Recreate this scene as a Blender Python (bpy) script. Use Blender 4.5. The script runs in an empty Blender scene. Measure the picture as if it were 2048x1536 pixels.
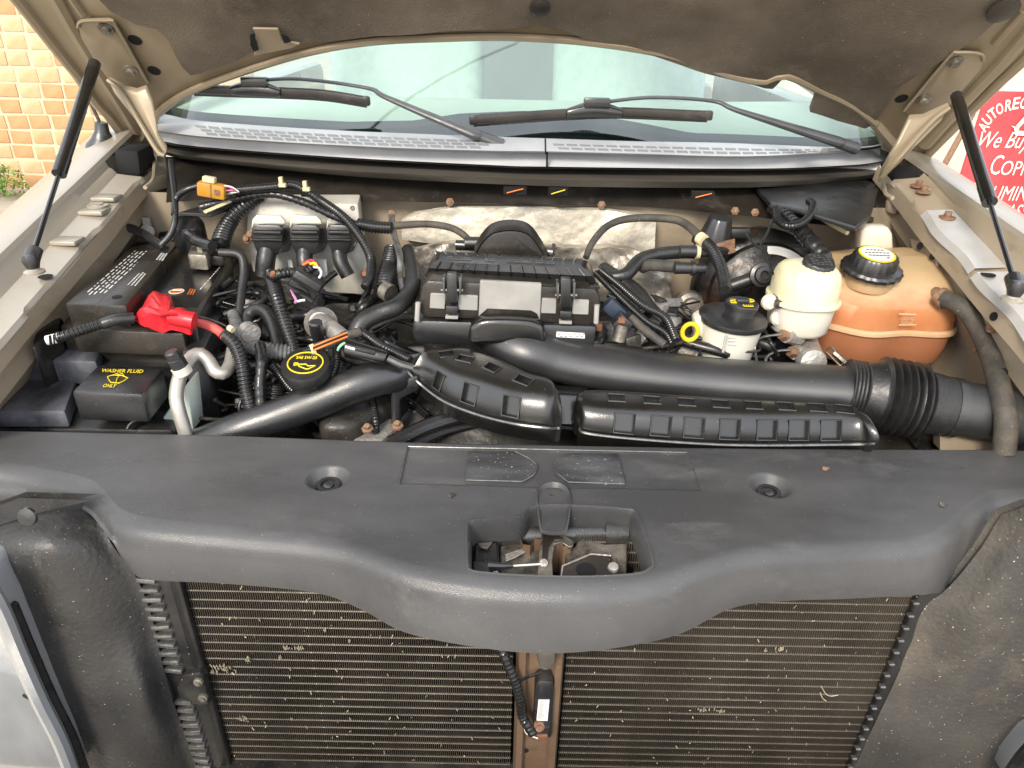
import bpy, bmesh, math, random
from mathutils import Vector, Matrix, noise
R = math.radians
random.seed(7)
scene = bpy.context.scene
COL = scene.collection

# ------------------------------------------------------------------ camera
F, CAM_H, TILT, ROLL = 1420.0, 1.65, 28.6, 1.2
CM = Matrix.Rotation(R(90 - TILT), 3, 'X') @ Matrix.Rotation(R(ROLL), 3, 'Z')
cam_d = bpy.data.cameras.new('camera')
cam_d.sensor_width = 36.0
cam_d.lens = F / 2048 * 36.0
cam_d.clip_start, cam_d.clip_end = 0.02, 2000
cam = bpy.data.objects.new('camera', cam_d)
COL.objects.link(cam)
cam.matrix_world = Matrix.Translation((0, 0, CAM_H)) @ CM.to_4x4()
scene.camera = cam

# ------------------------------------------------------------------ light
SUN_EL, SUN_AZ = 37.0, 203.0          # azimuth: direction the sun stands in, degrees clockwise from +y
world = bpy.data.worlds.new('World')
scene.world = world
world.use_nodes = True
nt = world.node_tree
nt.nodes.clear()
w_out = nt.nodes.new('ShaderNodeOutputWorld')
w_bg = nt.nodes.new('ShaderNodeBackground')
w_sky = nt.nodes.new('ShaderNodeTexSky')
w_sky.sky_type = 'NISHITA'
w_sky.sun_disc = False
w_sky.sun_elevation = R(SUN_EL)
w_sky.sun_rotation = R(SUN_AZ)
w_sky.dust_density = 2.5
w_tc = nt.nodes.new('ShaderNodeTexCoord')
w_no = nt.nodes.new('ShaderNodeTexNoise')
w_no.inputs['Scale'].default_value = 2.2
w_no.inputs['Detail'].default_value = 5
w_rp = nt.nodes.new('ShaderNodeValToRGB')
w_rp.color_ramp.elements[0].position = 0.30
w_rp.color_ramp.elements[1].position = 0.62
w_rp.color_ramp.elements[0].color = (0.55, 0.55, 0.55, 1)
w_rp.color_ramp.elements[1].color = (0.95, 0.95, 0.95, 1)
w_mx = nt.nodes.new('ShaderNodeMix')
w_mx.data_type = 'RGBA'
w_mx.inputs['B'].default_value = (8.0, 8.3, 8.8, 1)      # bright thin cloud
nt.links.new(w_tc.outputs['Generated'], w_no.inputs['Vector'])
nt.links.new(w_no.outputs['Fac'], w_rp.inputs['Fac'])
nt.links.new(w_rp.outputs['Color'], w_mx.inputs['Factor'])
nt.links.new(w_sky.outputs['Color'], w_mx.inputs['A'])
nt.links.new(w_mx.outputs['Result'], w_bg.inputs['Color'])
nt.links.new(w_bg.outputs['Background'], w_out.inputs['Surface'])
w_bg.inputs['Strength'].default_value = 0.15
sun_d = bpy.data.lights.new('sun', 'SUN')
sun_d.energy = 2.3
sun_d.angle = R(16)
sun_d.color = (1.0, 0.90, 0.76)
sun = bpy.data.objects.new('sun', sun_d)
COL.objects.link(sun)
sdir = Vector((math.sin(R(SUN_AZ)) * math.cos(R(SUN_EL)), math.cos(R(SUN_AZ)) * math.cos(R(SUN_EL)), math.sin(R(SUN_EL))))
sun.rotation_euler = sdir.to_track_quat('Z', 'Y').to_euler()
vs = scene.view_settings
vs.view_transform = 'Standard'
vs.look = 'None'
vs.exposure = 0.72
vs.gamma = 1.0
vs.use_curve_mapping = False

# ------------------------------------------------------------------ geometry helpers
CO = Vector((0, 0, CAM_H))


def ray(px, py):
    return CM @ Vector(((px - 1024) / F, -(py - 768) / F, -1))


def P(px, py, x=None, y=None, z=None):
    """Point of the place seen at a pixel of the photograph, at a known height, depth or side."""
    d = ray(px, py)
    k = (z - CAM_H) / d.z if z is not None else (y / d.y if y is not None else x / d.x)
    return CO + d * k


def PP(px, py, p0, n):
    d = ray(px, py)
    return CO + d * (n.dot(p0 - CO) / n.dot(d))


def interp(t, xs, ys):
    if t <= xs[0]:
        return ys[0]
    for i in range(1, len(xs)):
        if t <= xs[i]:
            k = (t - xs[i - 1]) / (xs[i] - xs[i - 1])
            return ys[i - 1] * (1 - k) + ys[i] * k
    return ys[-1]


def YB(py):
    return interp(py, [330, 400, 500, 600, 740, 860], [1.42, 1.37, 1.22, 1.10, 0.985, 0.93])


def Q(px, py, dy=0.0):
    """A point on the sloping top of the things in the bay, dy further back."""
    return P(px, py, y=YB(py) + dy)


def pxm(p):
    """metres for one photo pixel at world point p"""
    return -(CM.transposed() @ (p - CO)).z / F


def smooth_path(pts, per=8):
    pts = [Vector(p) for p in pts]
    if len(pts) < 3:
        a, b = pts
        return [a.lerp(b, i / per) for i in range(per + 1)]
    out = []
    ext = [pts[0] * 2 - pts[1]] + pts + [pts[-1] * 2 - pts[-2]]
    for i in range(1, len(ext) - 2):
        p0, p1, p2, p3 = ext[i - 1:i + 3]
        for k in range(per):
            t = k / per
            out.append(0.5 * ((2 * p1) + (p2 - p0) * t + (2 * p0 - 5 * p1 + 4 * p2 - p3) * t * t + (3 * p1 - p0 - 3 * p2 + p3) * t ** 3))
    out.append(pts[-1])
    return out


def resample(path, step):
    L = [0.0]
    for a, b in zip(path, path[1:]):
        L.append(L[-1] + (b - a).length)
    n = max(2, int(L[-1] / step))
    out, j = [], 0
    for i in range(n + 1):
        s = L[-1] * i / n
        while j < len(path) - 2 and L[j + 1] < s:
            j += 1
        k = (s - L[j]) / max(1e-9, L[j + 1] - L[j])
        out.append(path[j].lerp(path[j + 1], min(1, k)))
    return out, L[-1]


class B:
    def __init__(s):
        s.bm = bmesh.new()

    def face(s, pts):
        return s.bm.faces.new([s.bm.verts.new(p) for p in pts])

    def prism(s, pts, vec):
        vec = Vector(vec)
        n = len(pts)
        a = [s.bm.verts.new(p) for p in pts]
        b = [s.bm.verts.new(Vector(p) + vec) for p in pts]
        s.bm.faces.new(a)
        s.bm.faces.new(b[::-1])
        for i in range(n):
            s.bm.faces.new([a[i], b[i], b[(i + 1) % n], a[(i + 1) % n]][::-1])
        return s

    def slab(s, pxs, z, dz):
        return s.prism([P(q[0], q[1], z=z) for q in pxs], (0, 0, -dz))

    def wall(s, pxs, y, dy):
        return s.prism([P(q[0], q[1], y=y) for q in pxs], (0, dy, 0))

    def box(s, c, size, rot=None):
        m = Matrix.Translation(c) @ (rot.to_4x4() if rot else Matrix.Identity(4)) @ Matrix.Diagonal((*size, 1))
        bmesh.ops.create_cube(s.bm, size=1.0, matrix=m)
        return s

    def loft(s, rings, closed=True, caps=True):
        vr = [[s.bm.verts.new(p) for p in r] for r in rings]
        n = len(rings[0])
        for a, b in zip(vr, vr[1:]):
            for i in range(n if closed else n - 1):
                j = (i + 1) % n
                s.bm.faces.new([a[i], a[j], b[j], b[i]])
        if caps and closed:
            s.bm.faces.new(vr[0][::-1])
            s.bm.faces.new(vr[-1])
        return s

    def tube(s, path, r, n=10, flat=None, caps=True):
        """path points, r number or function of (0..1, metres)"""
        path = [Vector(p) for p in path]
        L = 0.0
        rings = []
        tot = sum((b - a).length for a, b in zip(path, path[1:]))
        up = None
        for i, p in enumerate(path):
            t = (path[min(i + 1, len(path) - 1)] - path[max(i - 1, 0)]).normalized()
            if up is None:
                up = Vector((0, 0, 1)) if abs(t.z) < 0.9 else Vector((0, 1, 0))
            sd = t.cross(up).normalized()
            u2 = sd.cross(t).normalized()
            if abs(t.z) < 0.9 and flat:
                sd = t.cross(Vector((0, 0, 1))).normalized()
                u2 = sd.cross(t)
            up = u2
            if i:
                L += (p - path[i - 1]).length
            rr = r(L / tot, L) if callable(r) else r
            f = flat or 1.0
            rings.append([p + sd * (math.cos(2 * math.pi * k / n) * rr) + u2 * (math.sin(2 * math.pi * k / n) * rr * f) for k in range(n)])
        return s.loft(rings, True, caps)

    def lathe(s, prof, o, axis=(0, 0, 1), n=28, rib=None):
        o = Vector(o)
        q = Vector(axis).normalized().to_track_quat('Z', 'Y').to_matrix()
        rings = []
        for r, h in prof:
            ring = []
            for k in range(n):
                a = 2 * math.pi * k / n
                rr = r * (1 + (rib[1] if rib and k % rib[0] == 0 else 0))
                ring.append(o + q @ Vector((rr * math.cos(a), rr * math.sin(a), h)))
            rings.append(ring)
        return s.loft(rings)

    def bevel(s, w, seg=2, ang=30):
        s.bm.normal_update()
        bmesh.ops.recalc_face_normals(s.bm, faces=s.bm.faces)
        ed = [e for e in s.bm.edges if len(e.link_faces) == 2 and e.calc_face_angle(0) > R(ang)]
        bmesh.ops.bevel(s.bm, geom=ed, offset=w, segments=seg, affect='EDGES', profile=0.5, clamp_overlap=True)
        return s

    def mesh(s, name, ang=35):
        bmesh.ops.recalc_face_normals(s.bm, faces=s.bm.faces)
        me = bpy.data.meshes.new(name)
        s.bm.to_mesh(me)
        s.bm.free()
        me.polygons.foreach_set('use_smooth', [True] * len(me.polygons))
        me.set_sharp_from_angle(angle=R(ang))
        return me


ROOTS = []


def thing(name, label, cat, group=None, kind=None):
    o = bpy.data.objects.new(name, None)
    COL.objects.link(o)
    o.empty_display_size = 0.05
    o['label'] = label
    o['category'] = cat
    if group:
        o['group'] = group
    ROOTS.append(o)
    return o


def obj(name, b, m, parent=None, ang=35, label=None):
    me = b.mesh(name, ang) if isinstance(b, B) else b
    o = bpy.data.objects.new(name, me)
    COL.objects.link(o)
    if not me.materials:
        me.materials.append(m)
    o.parent = parent
    if label:
        o['label'] = label
    return o


def tag(o, label, cat, group=None):
    o['label'] = label
    o['category'] = cat
    if group:
        o['group'] = group
    return o


def cut(o, cb):
    """boolean difference of the bmesh cb from object o, applied"""
    c = bpy.data.objects.new('cutter', cb.mesh('cutter'))
    COL.objects.link(c)
    md = o.modifiers.new('b', 'BOOLEAN')
    md.operation = 'DIFFERENCE'
    md.solver = 'EXACT'
    md.object = c
    dg = bpy.context.evaluated_depsgraph_get()
    me = bpy.data.meshes.new_from_object(o.evaluated_get(dg))
    o.modifiers.clear()
    old = o.data
    o.data = me
    bpy.data.objects.remove(c)
    if len(me.polygons) < 4:
        o.data = old
    else:
        me.polygons.foreach_set('use_smooth', [True] * len(me.polygons))
        me.set_sharp_from_angle(angle=R(35))


def text(s, parent, o, ux, uy, m, lift=0.0012, name='lettering', bold=0.0, shear=0.0):
    """lettering fitted to the parallelogram o, o+ux, o+uy"""
    cu = bpy.data.curves.new('t', 'FONT')
    cu.body = s
    cu.offset = bold
    cu.shear = shear
    cu.resolution_u = 3
    t = bpy.data.objects.new('t', cu)
    COL.objects.link(t)
    dg = bpy.context.evaluated_depsgraph_get()
    me = bpy.data.meshes.new_from_object(t.evaluated_get(dg))
    bpy.data.objects.remove(t)
    xs = [v.co.x for v in me.vertices]
    ys = [v.co.y for v in me.vertices]
    x0, x1, y0, y1 = min(xs), max(xs), min(ys), max(ys)
    n = ux.cross(uy).normalized()
    for v in me.vertices:
        v.co = o + ux * ((v.co.x - x0) / (x1 - x0)) + uy * ((v.co.y - y0) / (y1 - y0)) + n * lift
    me.materials.clear()
    return obj(name, me, m, parent)


# ------------------------------------------------------------------ materials
MATS = {}


def mat(name, c1, c2=None, scale=6.0, rough=0.5, rvar=0.12, metal=0.0, bump=0.0, bscale=120.0, speck=0.0,
        speck_col=(0.55, 0.5, 0.42), speck_scale=260.0, coat=0.0, stretch=(1, 1, 1), lo=0.38, hi=0.64, sss=0.0, spec=0.5, detail=6, smear=None):
    m = bpy.data.materials.new(name)
    m.use_nodes = True
    t = m.node_tree
    bs = t.nodes['Principled BSDF']
    N, L = t.nodes.new, t.links.new
    tc = N('ShaderNodeTexCoord')
    mp = N('ShaderNodeMapping')
    mp.inputs['Scale'].default_value = stretch
    L(tc.outputs['Object'], mp.inputs['Vector'])
    n1 = N('ShaderNodeTexNoise')
    n1.inputs['Scale'].default_value = scale
    n1.inputs['Detail'].default_value = detail
    n1.inputs['Roughness'].default_value = 0.62
    L(mp.outputs['Vector'], n1.inputs['Vector'])
    rp = N('ShaderNodeMapRange')
    rp.inputs['From Min'].default_value = lo
    rp.inputs['From Max'].default_value = hi
    L(n1.outputs['Fac'], rp.inputs['Value'])
    mx = N('ShaderNodeMix')
    mx.data_type = 'RGBA'
    mx.inputs['A'].default_value = (*c1, 1)
    mx.inputs['B'].default_value = (*(c2 or c1), 1)
    L(rp.outputs['Result'], mx.inputs['Factor'])
    col = mx.outputs['Result']
    ro = N('ShaderNodeMapRange')
    ro.inputs['To Min'].default_value = max(0.02, rough - rvar)
    ro.inputs['To Max'].default_value = min(1, rough + rvar)
    ro.inputs['From Min'].default_value = 0.3
    ro.inputs['From Max'].default_value = 0.7
    n2 = N('ShaderNodeTexNoise')
    n2.inputs['Scale'].default_value = scale * 2.3
    n2.inputs['Detail'].default_value = 5
    L(mp.outputs['Vector'], n2.inputs['Vector'])
    L(n2.outputs['Fac'], ro.inputs['Value'])
    rout = ro.outputs['Result']
    if smear:
        sc_, ss_, slo, shi, scol, srough = smear
        ms = N('ShaderNodeMapping')
        ms.inputs['Scale'].default_value = ss_
        ms.inputs['Rotation'].default_value = (0, 0, 0.35)
        L(tc.outputs['Object'], ms.inputs['Vector'])
        ns = N('ShaderNodeTexNoise')
        ns.inputs['Scale'].default_value = sc_
        ns.inputs['Detail'].default_value = 12
        ns.inputs['Roughness'].default_value = 0.72
        ns.inputs['Distortion'].default_value = 0.15
        L(ms.outputs['Vector'], ns.inputs['Vector'])
        rs = N('ShaderNodeMapRange')
        rs.inputs['From Min'].default_value = slo
        rs.inputs['From Max'].default_value = shi
        L(ns.outputs['Fac'], rs.inputs['Value'])
        m4 = N('ShaderNodeMix')
        m4.data_type = 'RGBA'
        m4.inputs['B'].default_value = (*scol, 1)
        L(rs.outputs['Result'], m4.inputs['Factor'])
        L(col, m4.inputs['A'])
        col = m4.outputs['Result']
        m5 = N('ShaderNodeMix')
        m5.inputs['B'].default_value = srough
        L(rs.outputs['Result'], m5.inputs['Factor'])
        L(rout, m5.inputs['A'])
        rout = m5.outputs['Result']
    if speck:
        n3 = N('ShaderNodeTexNoise')
        n3.inputs['Scale'].default_value = speck_scale
        n3.inputs['Detail'].default_value = 1.5
        L(tc.outputs['Object'], n3.inputs['Vector'])
        r3 = N('ShaderNodeMapRange')
        r3.inputs['From Min'].default_value = 0.80 - speck * 0.12
        r3.inputs['From Max'].default_value = 0.84 - speck * 0.12
        L(n3.outputs['Fac'], r3.inputs['Value'])
        m3 = N('ShaderNodeMix')
        m3.data_type = 'RGBA'
        m3.inputs['B'].default_value = (*speck_col, 1)
        L(r3.outputs['Result'], m3.inputs['Factor'])
        L(col, m3.inputs['A'])
        col = m3.outputs['Result']
    L(col, bs.inputs['Base Color'])
    L(rout, bs.inputs['Roughness'])
    bs.inputs['Metallic'].default_value = metal
    bs.inputs['Specular IOR Level'].default_value = spec
    bs.inputs['Coat Weight'].default_value = coat
    bs.inputs['Coat Roughness'].default_value = 0.15
    if sss:
        bs.inputs['Subsurface Weight'].default_value = sss
        bs.inputs['Subsurface Radius'].default_value = (0.02, 0.012, 0.006)
        bs.inputs['Subsurface Scale'].default_value = 1.0
    if bump:
        nb = N('ShaderNodeTexNoise')
        nb.inputs['Scale'].default_value = bscale
        nb.inputs['Detail'].default_value = 4
        L(mp.outputs['Vector'], nb.inputs['Vector'])
        bp = N('ShaderNodeBump')
        bp.inputs['Strength'].default_value = bump
        bp.inputs['Distance'].default_value = 0.004
        L(nb.outputs['Fac'], bp.inputs['Height'])
        L(bp.outputs['Normal'], bs.inputs['Normal'])
    MATS[name] = m
    return m


M_PLASTIC = mat('satin black plastic', (0.012, 0.012, 0.013), (0.024, 0.024, 0.026), 7, 0.34, 0.12, bump=0.10, bscale=420, speck=0.3, speck_scale=520, smear=(16, (1, 1, 1), .58, .80, (.075, .07, .064), .65), spec=1.0)
M_GLOSSBLK = mat('glossy black moulding', (0.008, 0.0078, 0.0075), (0.013, 0.0125, 0.012), 10, 0.20, 0.06, bump=0.05, bscale=520, speck=0.2, speck_scale=520, smear=(12, (1, 1, 1), .62, .85, (.05, .047, .043), .55), spec=1.0)
M_RESO = mat('glossy moulded resonator', (0.009, 0.0086, 0.008), (0.015, 0.0142, 0.013), 10, 0.24, 0.06, bump=0.10, bscale=600, speck=0.25, speck_scale=520, spec=1.0)
M_DUCT = mat('satin intake duct', (0.020, 0.020, 0.021), (0.034, 0.034, 0.036), 6, 0.38, 0.07, bump=0.08, bscale=500, speck=0.3, speck_scale=520, spec=1.0)
M_COVER = mat('radiator cover plastic', (0.046, 0.046, 0.0475), (0.095, 0.095, 0.097), 2.2, 0.34, 0.12, bump=0.18, bscale=700, speck=0.30, speck_scale=480, stretch=(.8, 1.8, 1), detail=9, smear=(9, (.6, 1.4, 1), .56, .82, (.13, .128, .126), .6))
M_RUBBER = mat('black rubber', (0.012, 0.012, 0.013), (0.024, 0.023, 0.022), 22, 0.42, 0.12, bump=0.15, bscale=200, speck=0.25, speck_scale=520, spec=.7)
M_LOOM = mat('split loom', (0.009, 0.009, 0.010), (0.018, 0.0175, 0.017), 30, 0.28, 0.1, speck=0.3, speck_scale=520, spec=.6)
M_GREYHOSE = mat('dusty hose rubber', (0.045, 0.043, 0.04), (0.10, 0.085, 0.065), 30, 0.7, 0.1, bump=0.3, bscale=300, speck=0.4)
M_DARK = mat('oily dark casting', (0.007, 0.007, 0.007), (0.036, 0.032, 0.027), 18, 0.5, 0.2, bump=0.5, bscale=60, speck=0.6, speck_scale=400)
M_WIPER = mat('wiper arm enamel', (.060, .064, .070), (.085, .089, .095), 20, .38, .1, speck=.3, speck_scale=520)
M_PCM = mat('bare module casting', (0.60, 0.575, 0.51), (0.48, 0.455, 0.40), 18, 0.42, 0.12, metal=0.25, speck=0.7, speck_col=(.2, .15, .1), speck_scale=330)
M_ROD = mat('strut rod steel', (.10, .10, .105), None, 5, .18, .02, metal=.9)
M_PAINT = mat('champagne paint', (0.37, 0.335, 0.275), (0.41, 0.37, 0.305), 3, 0.34, 0.08, metal=0.25, coat=0.3, speck=0.2, speck_scale=400, smear=(9, (1, 1, 1), .55, .8, (.34, .29, .22), .6))
M_INNER = mat('dusty inner panel paint', (0.39, 0.325, 0.24), (0.31, 0.25, 0.175), 5, 0.45, 0.15, metal=0.1, bump=0.05, speck=0.45, speck_col=(0.22, 0.13, 0.07), speck_scale=330, lo=.3, hi=.75, detail=9, smear=(11, (1, 1, 2), .55, .78, (.22, .165, .11), .75))
M_HOODIN = mat('hood inner paint', (0.31, 0.25, 0.17), (0.25, 0.20, 0.13), 4, 0.42, 0.12, metal=0.15, speck=0.3, speck_scale=400, speck_col=(0.45, 0.36, 0.25))
M_LINER = mat('felt hood liner', (0.095, 0.078, 0.060), (0.17, 0.142, 0.108), 3.5, 0.95, 0.04, bump=0.45, bscale=420, speck=0.65, speck_scale=330, speck_col=(.36, .31, .25), spec=0.15, detail=12, smear=(5, (1, 1, 1), .55, .8, (.24, .20, .15), .95))
M_SILVER = mat('galvanised strip', (0.55, 0.54, 0.52), (0.46, 0.44, 0.41), 10, 0.42, 0.1, metal=0.3, speck=0.2, speck_col=(0.3, 0.2, 0.12))
M_ALU = mat('cast aluminium', (0.50, 0.48, 0.45), (0.34, 0.31, 0.28), 40, 0.5, 0.12, metal=0.6, bump=0.5, bscale=160, speck=0.4, speck_col=(0.12, 0.09, 0.06))
M_ZINC = mat('greasy zinc bracket', (0.33, 0.305, 0.255), (0.085, 0.075, 0.063), 34, 0.4, 0.15, metal=0.65, bump=0.25, speck=0.8, speck_col=(0.03, 0.026, 0.02), speck_scale=420)
M_RUST = mat('rusty bolt', (0.20, 0.095, 0.055), (0.30, 0.20, 0.125), 90, 0.8, 0.1, metal=0.1, bump=0.6, bscale=300)
M_FOIL = mat('crinkled foil insulation', (0.80, 0.74, 0.60), (0.58, 0.54, 0.46), 16, 0.42, 0.14, metal=0.2, bump=1.0, bscale=60, speck=0.75, speck_col=(0.25, 0.21, 0.15), speck_scale=220)
M_FOILD = mat('dull foil heat shield', (0.50, 0.46, 0.39), (0.25, 0.22, 0.185), 12, 0.38, 0.14, metal=0.45, bump=1.0, bscale=45, speck=0.65, speck_col=(0.1, 0.08, 0.06), speck_scale=260)
M_CORE = mat('radiator fins', (0.050, 0.042, 0.033), (0.105, 0.089, 0.069), 5, 0.5, 0.15, metal=0.3, speck=0.7, speck_col=(0.42, 0.37, 0.29), speck_scale=420, smear=(5, (1, 1, 1), .5, .75, (.05, .042, .034), .7))
M_TUBE = mat('radiator tube', (0.19, 0.168, 0.136), (0.075, 0.064, 0.050), 7, 0.5, 0.15, metal=0.4, speck=0.9, speck_col=(0.55, 0.5, 0.41), speck_scale=420)
M_TANK = mat('radiator end tank', (0.012, 0.012, 0.013), (0.026, 0.025, 0.024), 20, 0.33, 0.1, speck=0.3)
M_TAB = mat('crimp tab', (0.15, 0.148, 0.146), (0.24, 0.238, 0.23), 60, 0.28, 0.06, metal=0.7)
M_SHIELD = mat('felt splash shield', (0.020, 0.020, 0.0205), (0.045, 0.043, 0.041), 4, 0.5, 0.15, bump=0.35, bscale=140, speck=0.6, speck_col=(0.36, 0.32, 0.25), speck_scale=300, detail=10, smear=(6, (1, 1, .6), .56, .8, (.12, .108, .09), .8))
M_SHIELD2 = mat('dusty felt splash shield', (0.036, 0.034, 0.032), (0.075, 0.069, 0.061), 4, 0.65, 0.12, bump=0.5, bscale=140, speck=0.7, speck_col=(0.45, 0.38, 0.27), speck_scale=300, detail=10, smear=(5, (1, 1, .6), .52, .80, (.15, .122, .09), .9))
M_BRACE = mat('brown painted brace', (0.125, 0.078, 0.05), (0.175, 0.115, 0.075), 9, 0.42, 0.1, speck=0.3)
M_CLEAR = mat('clear headlamp', (0.40, 0.42, 0.44), (0.58, 0.585, 0.575), 7, 0.08, 0.04, metal=0.5, coat=1.0, stretch=(1, 1, .4))
M_YELLOWTANK = mat('yellowed translucent plastic', (0.74, 0.68, 0.42), (0.76, 0.73, 0.55), 12, 0.34, 0.08, sss=0.35, speck=0.3, speck_col=(0.3, 0.25, 0.15), speck_scale=500, smear=(18, (1, 1, 1), .56, .8, (.62, .52, .24), .45))
M_WHITETANK = mat('milky white plastic', (0.64, 0.62, 0.55), (0.72, 0.68, 0.57), 14, 0.38, 0.08, sss=0.35, speck=0.3, speck_col=(0.3, 0.25, 0.18), speck_scale=500, smear=(18, (1, 1, 1), .56, .82, (.55, .47, .33), .5))
M_MINT = mat('pale mint washer tank', (0.60, 0.68, 0.62), (0.66, 0.70, 0.64), 9, 0.4, 0.08, sss=0.2)
M_RED = mat('red vinyl boot', (0.55, 0.012, 0.02), (0.66, 0.022, 0.035), 16, 0.34, 0.1, bump=0.25, bscale=60)
M_PINKRED = mat('faded red cable', (0.55, 0.06, 0.06), (0.6, 0.13, 0.11), 25, 0.45)
M_WHITE = mat('white print', (0.72, 0.72, 0.70), None, 5, 0.5)
M_YELLOW = mat('yellow print', (0.80, 0.62, 0.02), (0.72, 0.54, 0.015), 20, 0.5)
M_ORANGE = mat('amber connector', (0.55, 0.27, 0.025), (0.46, 0.21, 0.018), 30, 0.4)
M_ORPRINT = mat('orange print', (0.75, 0.19, 0.03), None, 5, 0.5)
M_BLUECON = mat('slate blue connector', (0.035, 0.048, 0.075), (0.022, 0.032, 0.052), 30, 0.4)
M_CREAM = mat('cream clip', (0.75, 0.66, 0.40), (0.66, 0.56, 0.32), 20, 0.45)
M_GREYPANEL = mat('scuffed grey panel', (0.29, 0.28, 0.265), (0.37, 0.36, 0.335), 14, 0.45, 0.1, speck=0.25, speck_col=(0.12, 0.1, 0.08))
M_BROWNBLK = mat('dusty brown black plastic', (0.019, 0.0165, 0.014), (0.036, 0.030, 0.024), 9, 0.36, 0.1, bump=0.1, bscale=300, speck=0.35, speck_scale=520, smear=(14, (1, 1, 1), .56, .8, (.10, .085, .066), .7))
M_COWL = mat('weathered cowl plastic', (0.41, 0.42, 0.435), (0.48, 0.49, 0.50), 7, 0.40, 0.08, bump=0.12, bscale=400, speck=0.25, speck_scale=500)
M_COWLD = mat('cowl seal', (0.075, 0.068, 0.058), (0.13, 0.117, 0.098), 8, 0.40, 0.1, stretch=(0.3, 2, 2), speck=0.4, speck_scale=520)
M_SLOT = mat('darkened cowl slot', (0.22, 0.23, 0.245), None, 8, 0.6)  # shade of the recesses put into the colour of flat slot pieces
M_FRIT = mat('black glass border', (0.012, 0.014, 0.018), None, 4, 0.25)
M_HOLE = mat('dark opening', (0.004, 0.004, 0.004), None, 4, 0.9)  # near-black: darkness inside holes put into colour; also black print and wire
M_DASH = mat('pale dashboard', (0.80, 0.81, 0.76), (0.84, 0.84, 0.79), 3, 0.6)
M_SEAT = mat('grey cloth seat', (0.74, 0.76, 0.75), (0.66, 0.68, 0.67), 30, 0.9)
M_BRAID = mat('grey braided hose', (0.09, 0.09, 0.093), (0.17, 0.168, 0.162), 60, 0.5, 0.1, bump=0.5, bscale=300, speck=0.3)
M_WIRE_W = mat('white wire', (0.7, 0.7, 0.68), None, 5, 0.4)
M_WIRE_G = mat('pale green wire', (0.30, 0.60, 0.40), None, 5, 0.4)
M_WIRE_P = mat('violet wire', (0.5, 0.22, 0.42), None, 5, 0.4)
M_COPPER = mat('copper end', (0.38, 0.17, 0.09), (0.20, 0.085, 0.05), 40, 0.5, metal=0.4)


def fluid_mat():
    """translucent tank: amber coolant to the fill level, cloudy plastic above"""
    m = mat('coolant stained plastic', (0.54, 0.21, 0.085), (0.55, 0.275, 0.13), 9, 0.34, 0.08, sss=0.35, speck=0.3, speck_col=(0.7, 0.5, 0.35), speck_scale=500, smear=(9, (1, 1, .35), .52, .8, (.62, .38, .22), .45))
    t = m.node_tree
    bs = t.nodes['Principled BSDF']
    src = bs.inputs['Base Color'].links[0].from_socket
    tc = t.nodes.new('ShaderNodeTexCoord')
    sp = t.nodes.new('ShaderNodeSeparateXYZ')
    t.links.new(tc.outputs['Object'], sp.inputs['Vector'])
    no = t.nodes.new('ShaderNodeTexNoise')
    no.inputs['Scale'].default_value = 14
    ad = t.nodes.new('ShaderNodeMath')
    ad.operation = 'MULTIPLY_ADD'
    ad.inputs[1].default_value = 0.035
    t.links.new(no.outputs['Fac'], ad.inputs[0])
    t.links.new(sp.outputs['Z'], ad.inputs[2])
    rp = t.nodes.new('ShaderNodeMapRange')
    rp.inputs['From Min'].default_value = 1.205
    rp.inputs['From Max'].default_value = 1.245
    t.links.new(ad.outputs[0], rp.inputs['Value'])
    mx = t.nodes.new('ShaderNodeMix')
    mx.data_type = 'RGBA'
    mx.inputs['B'].default_value = (0.50, 0.36, 0.205, 1)
    t.links.new(rp.outputs['Result'], mx.inputs['Factor'])
    t.links.new(src, mx.inputs['A'])
    r2 = t.nodes.new('ShaderNodeMapRange')
    r2.inputs['From Min'].default_value = 1.150
    r2.inputs['From Max'].default_value = 1.154
    t.links.new(sp.outputs['Z'], r2.inputs['Value'])
    m2 = t.nodes.new('ShaderNodeMix')
    m2.data_type = 'RGBA'
    m2.inputs['A'].default_value = (0.38, 0.155, 0.075, 1)
    t.links.new(mx.outputs['Result'], m2.inputs['B'])
    t.links.new(r2.outputs['Result'], m2.inputs['Factor'])
    t.links.new(m2.outputs['Result'], bs.inputs['Base Color'])
    return m


def glass_mat():
    m = bpy.data.materials.new('tinted windscreen glass')
    m.use_nodes = True
    t = m.node_tree
    t.nodes.clear()
    o = t.nodes.new('ShaderNodeOutputMaterial')
    tr = t.nodes.new('ShaderNodeBsdfTransparent')
    tr.inputs['Color'].default_value = (0.74, 0.93, 0.86, 1)
    gl = t.nodes.new('ShaderNodeBsdfGlossy')
    gl.inputs['Roughness'].default_value = 0.02
    gl.inputs['Color'].default_value = (0.95, 1.0, 1.0, 1)
    fr = t.nodes.new('ShaderNodeFresnel')
    fr.inputs['IOR'].default_value = 2.1
    mx = t.nodes.new('ShaderNodeMixShader')
    t.links.new(fr.outputs['Fac'], mx.inputs['Fac'])
    t.links.new(tr.outputs['BSDF'], mx.inputs[1])
    t.links.new(gl.outputs['BSDF'], mx.inputs[2])
    t.links.new(mx.outputs['Shader'], o.inputs['Surface'])
    return m


M_COOLANT = fluid_mat()
M_GLASS = glass_mat()

# ================================================================== SETTING
M_GROUND = mat('worn concrete yard', (0.42, 0.375, 0.305), (0.34, 0.30, 0.245), 2.5, 0.85, 0.08, bump=0.4, bscale=30, speck=0.4, speck_col=(0.12, 0.11, 0.09), speck_scale=40)
g = obj('ground', B(), M_GROUND)
bm = bmesh.new()
bmesh.ops.create_grid(bm, x_segments=8, y_segments=8, size=150)
bm.to_mesh(g.data)
bm.free()
g['kind'] = 'structure'

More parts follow.
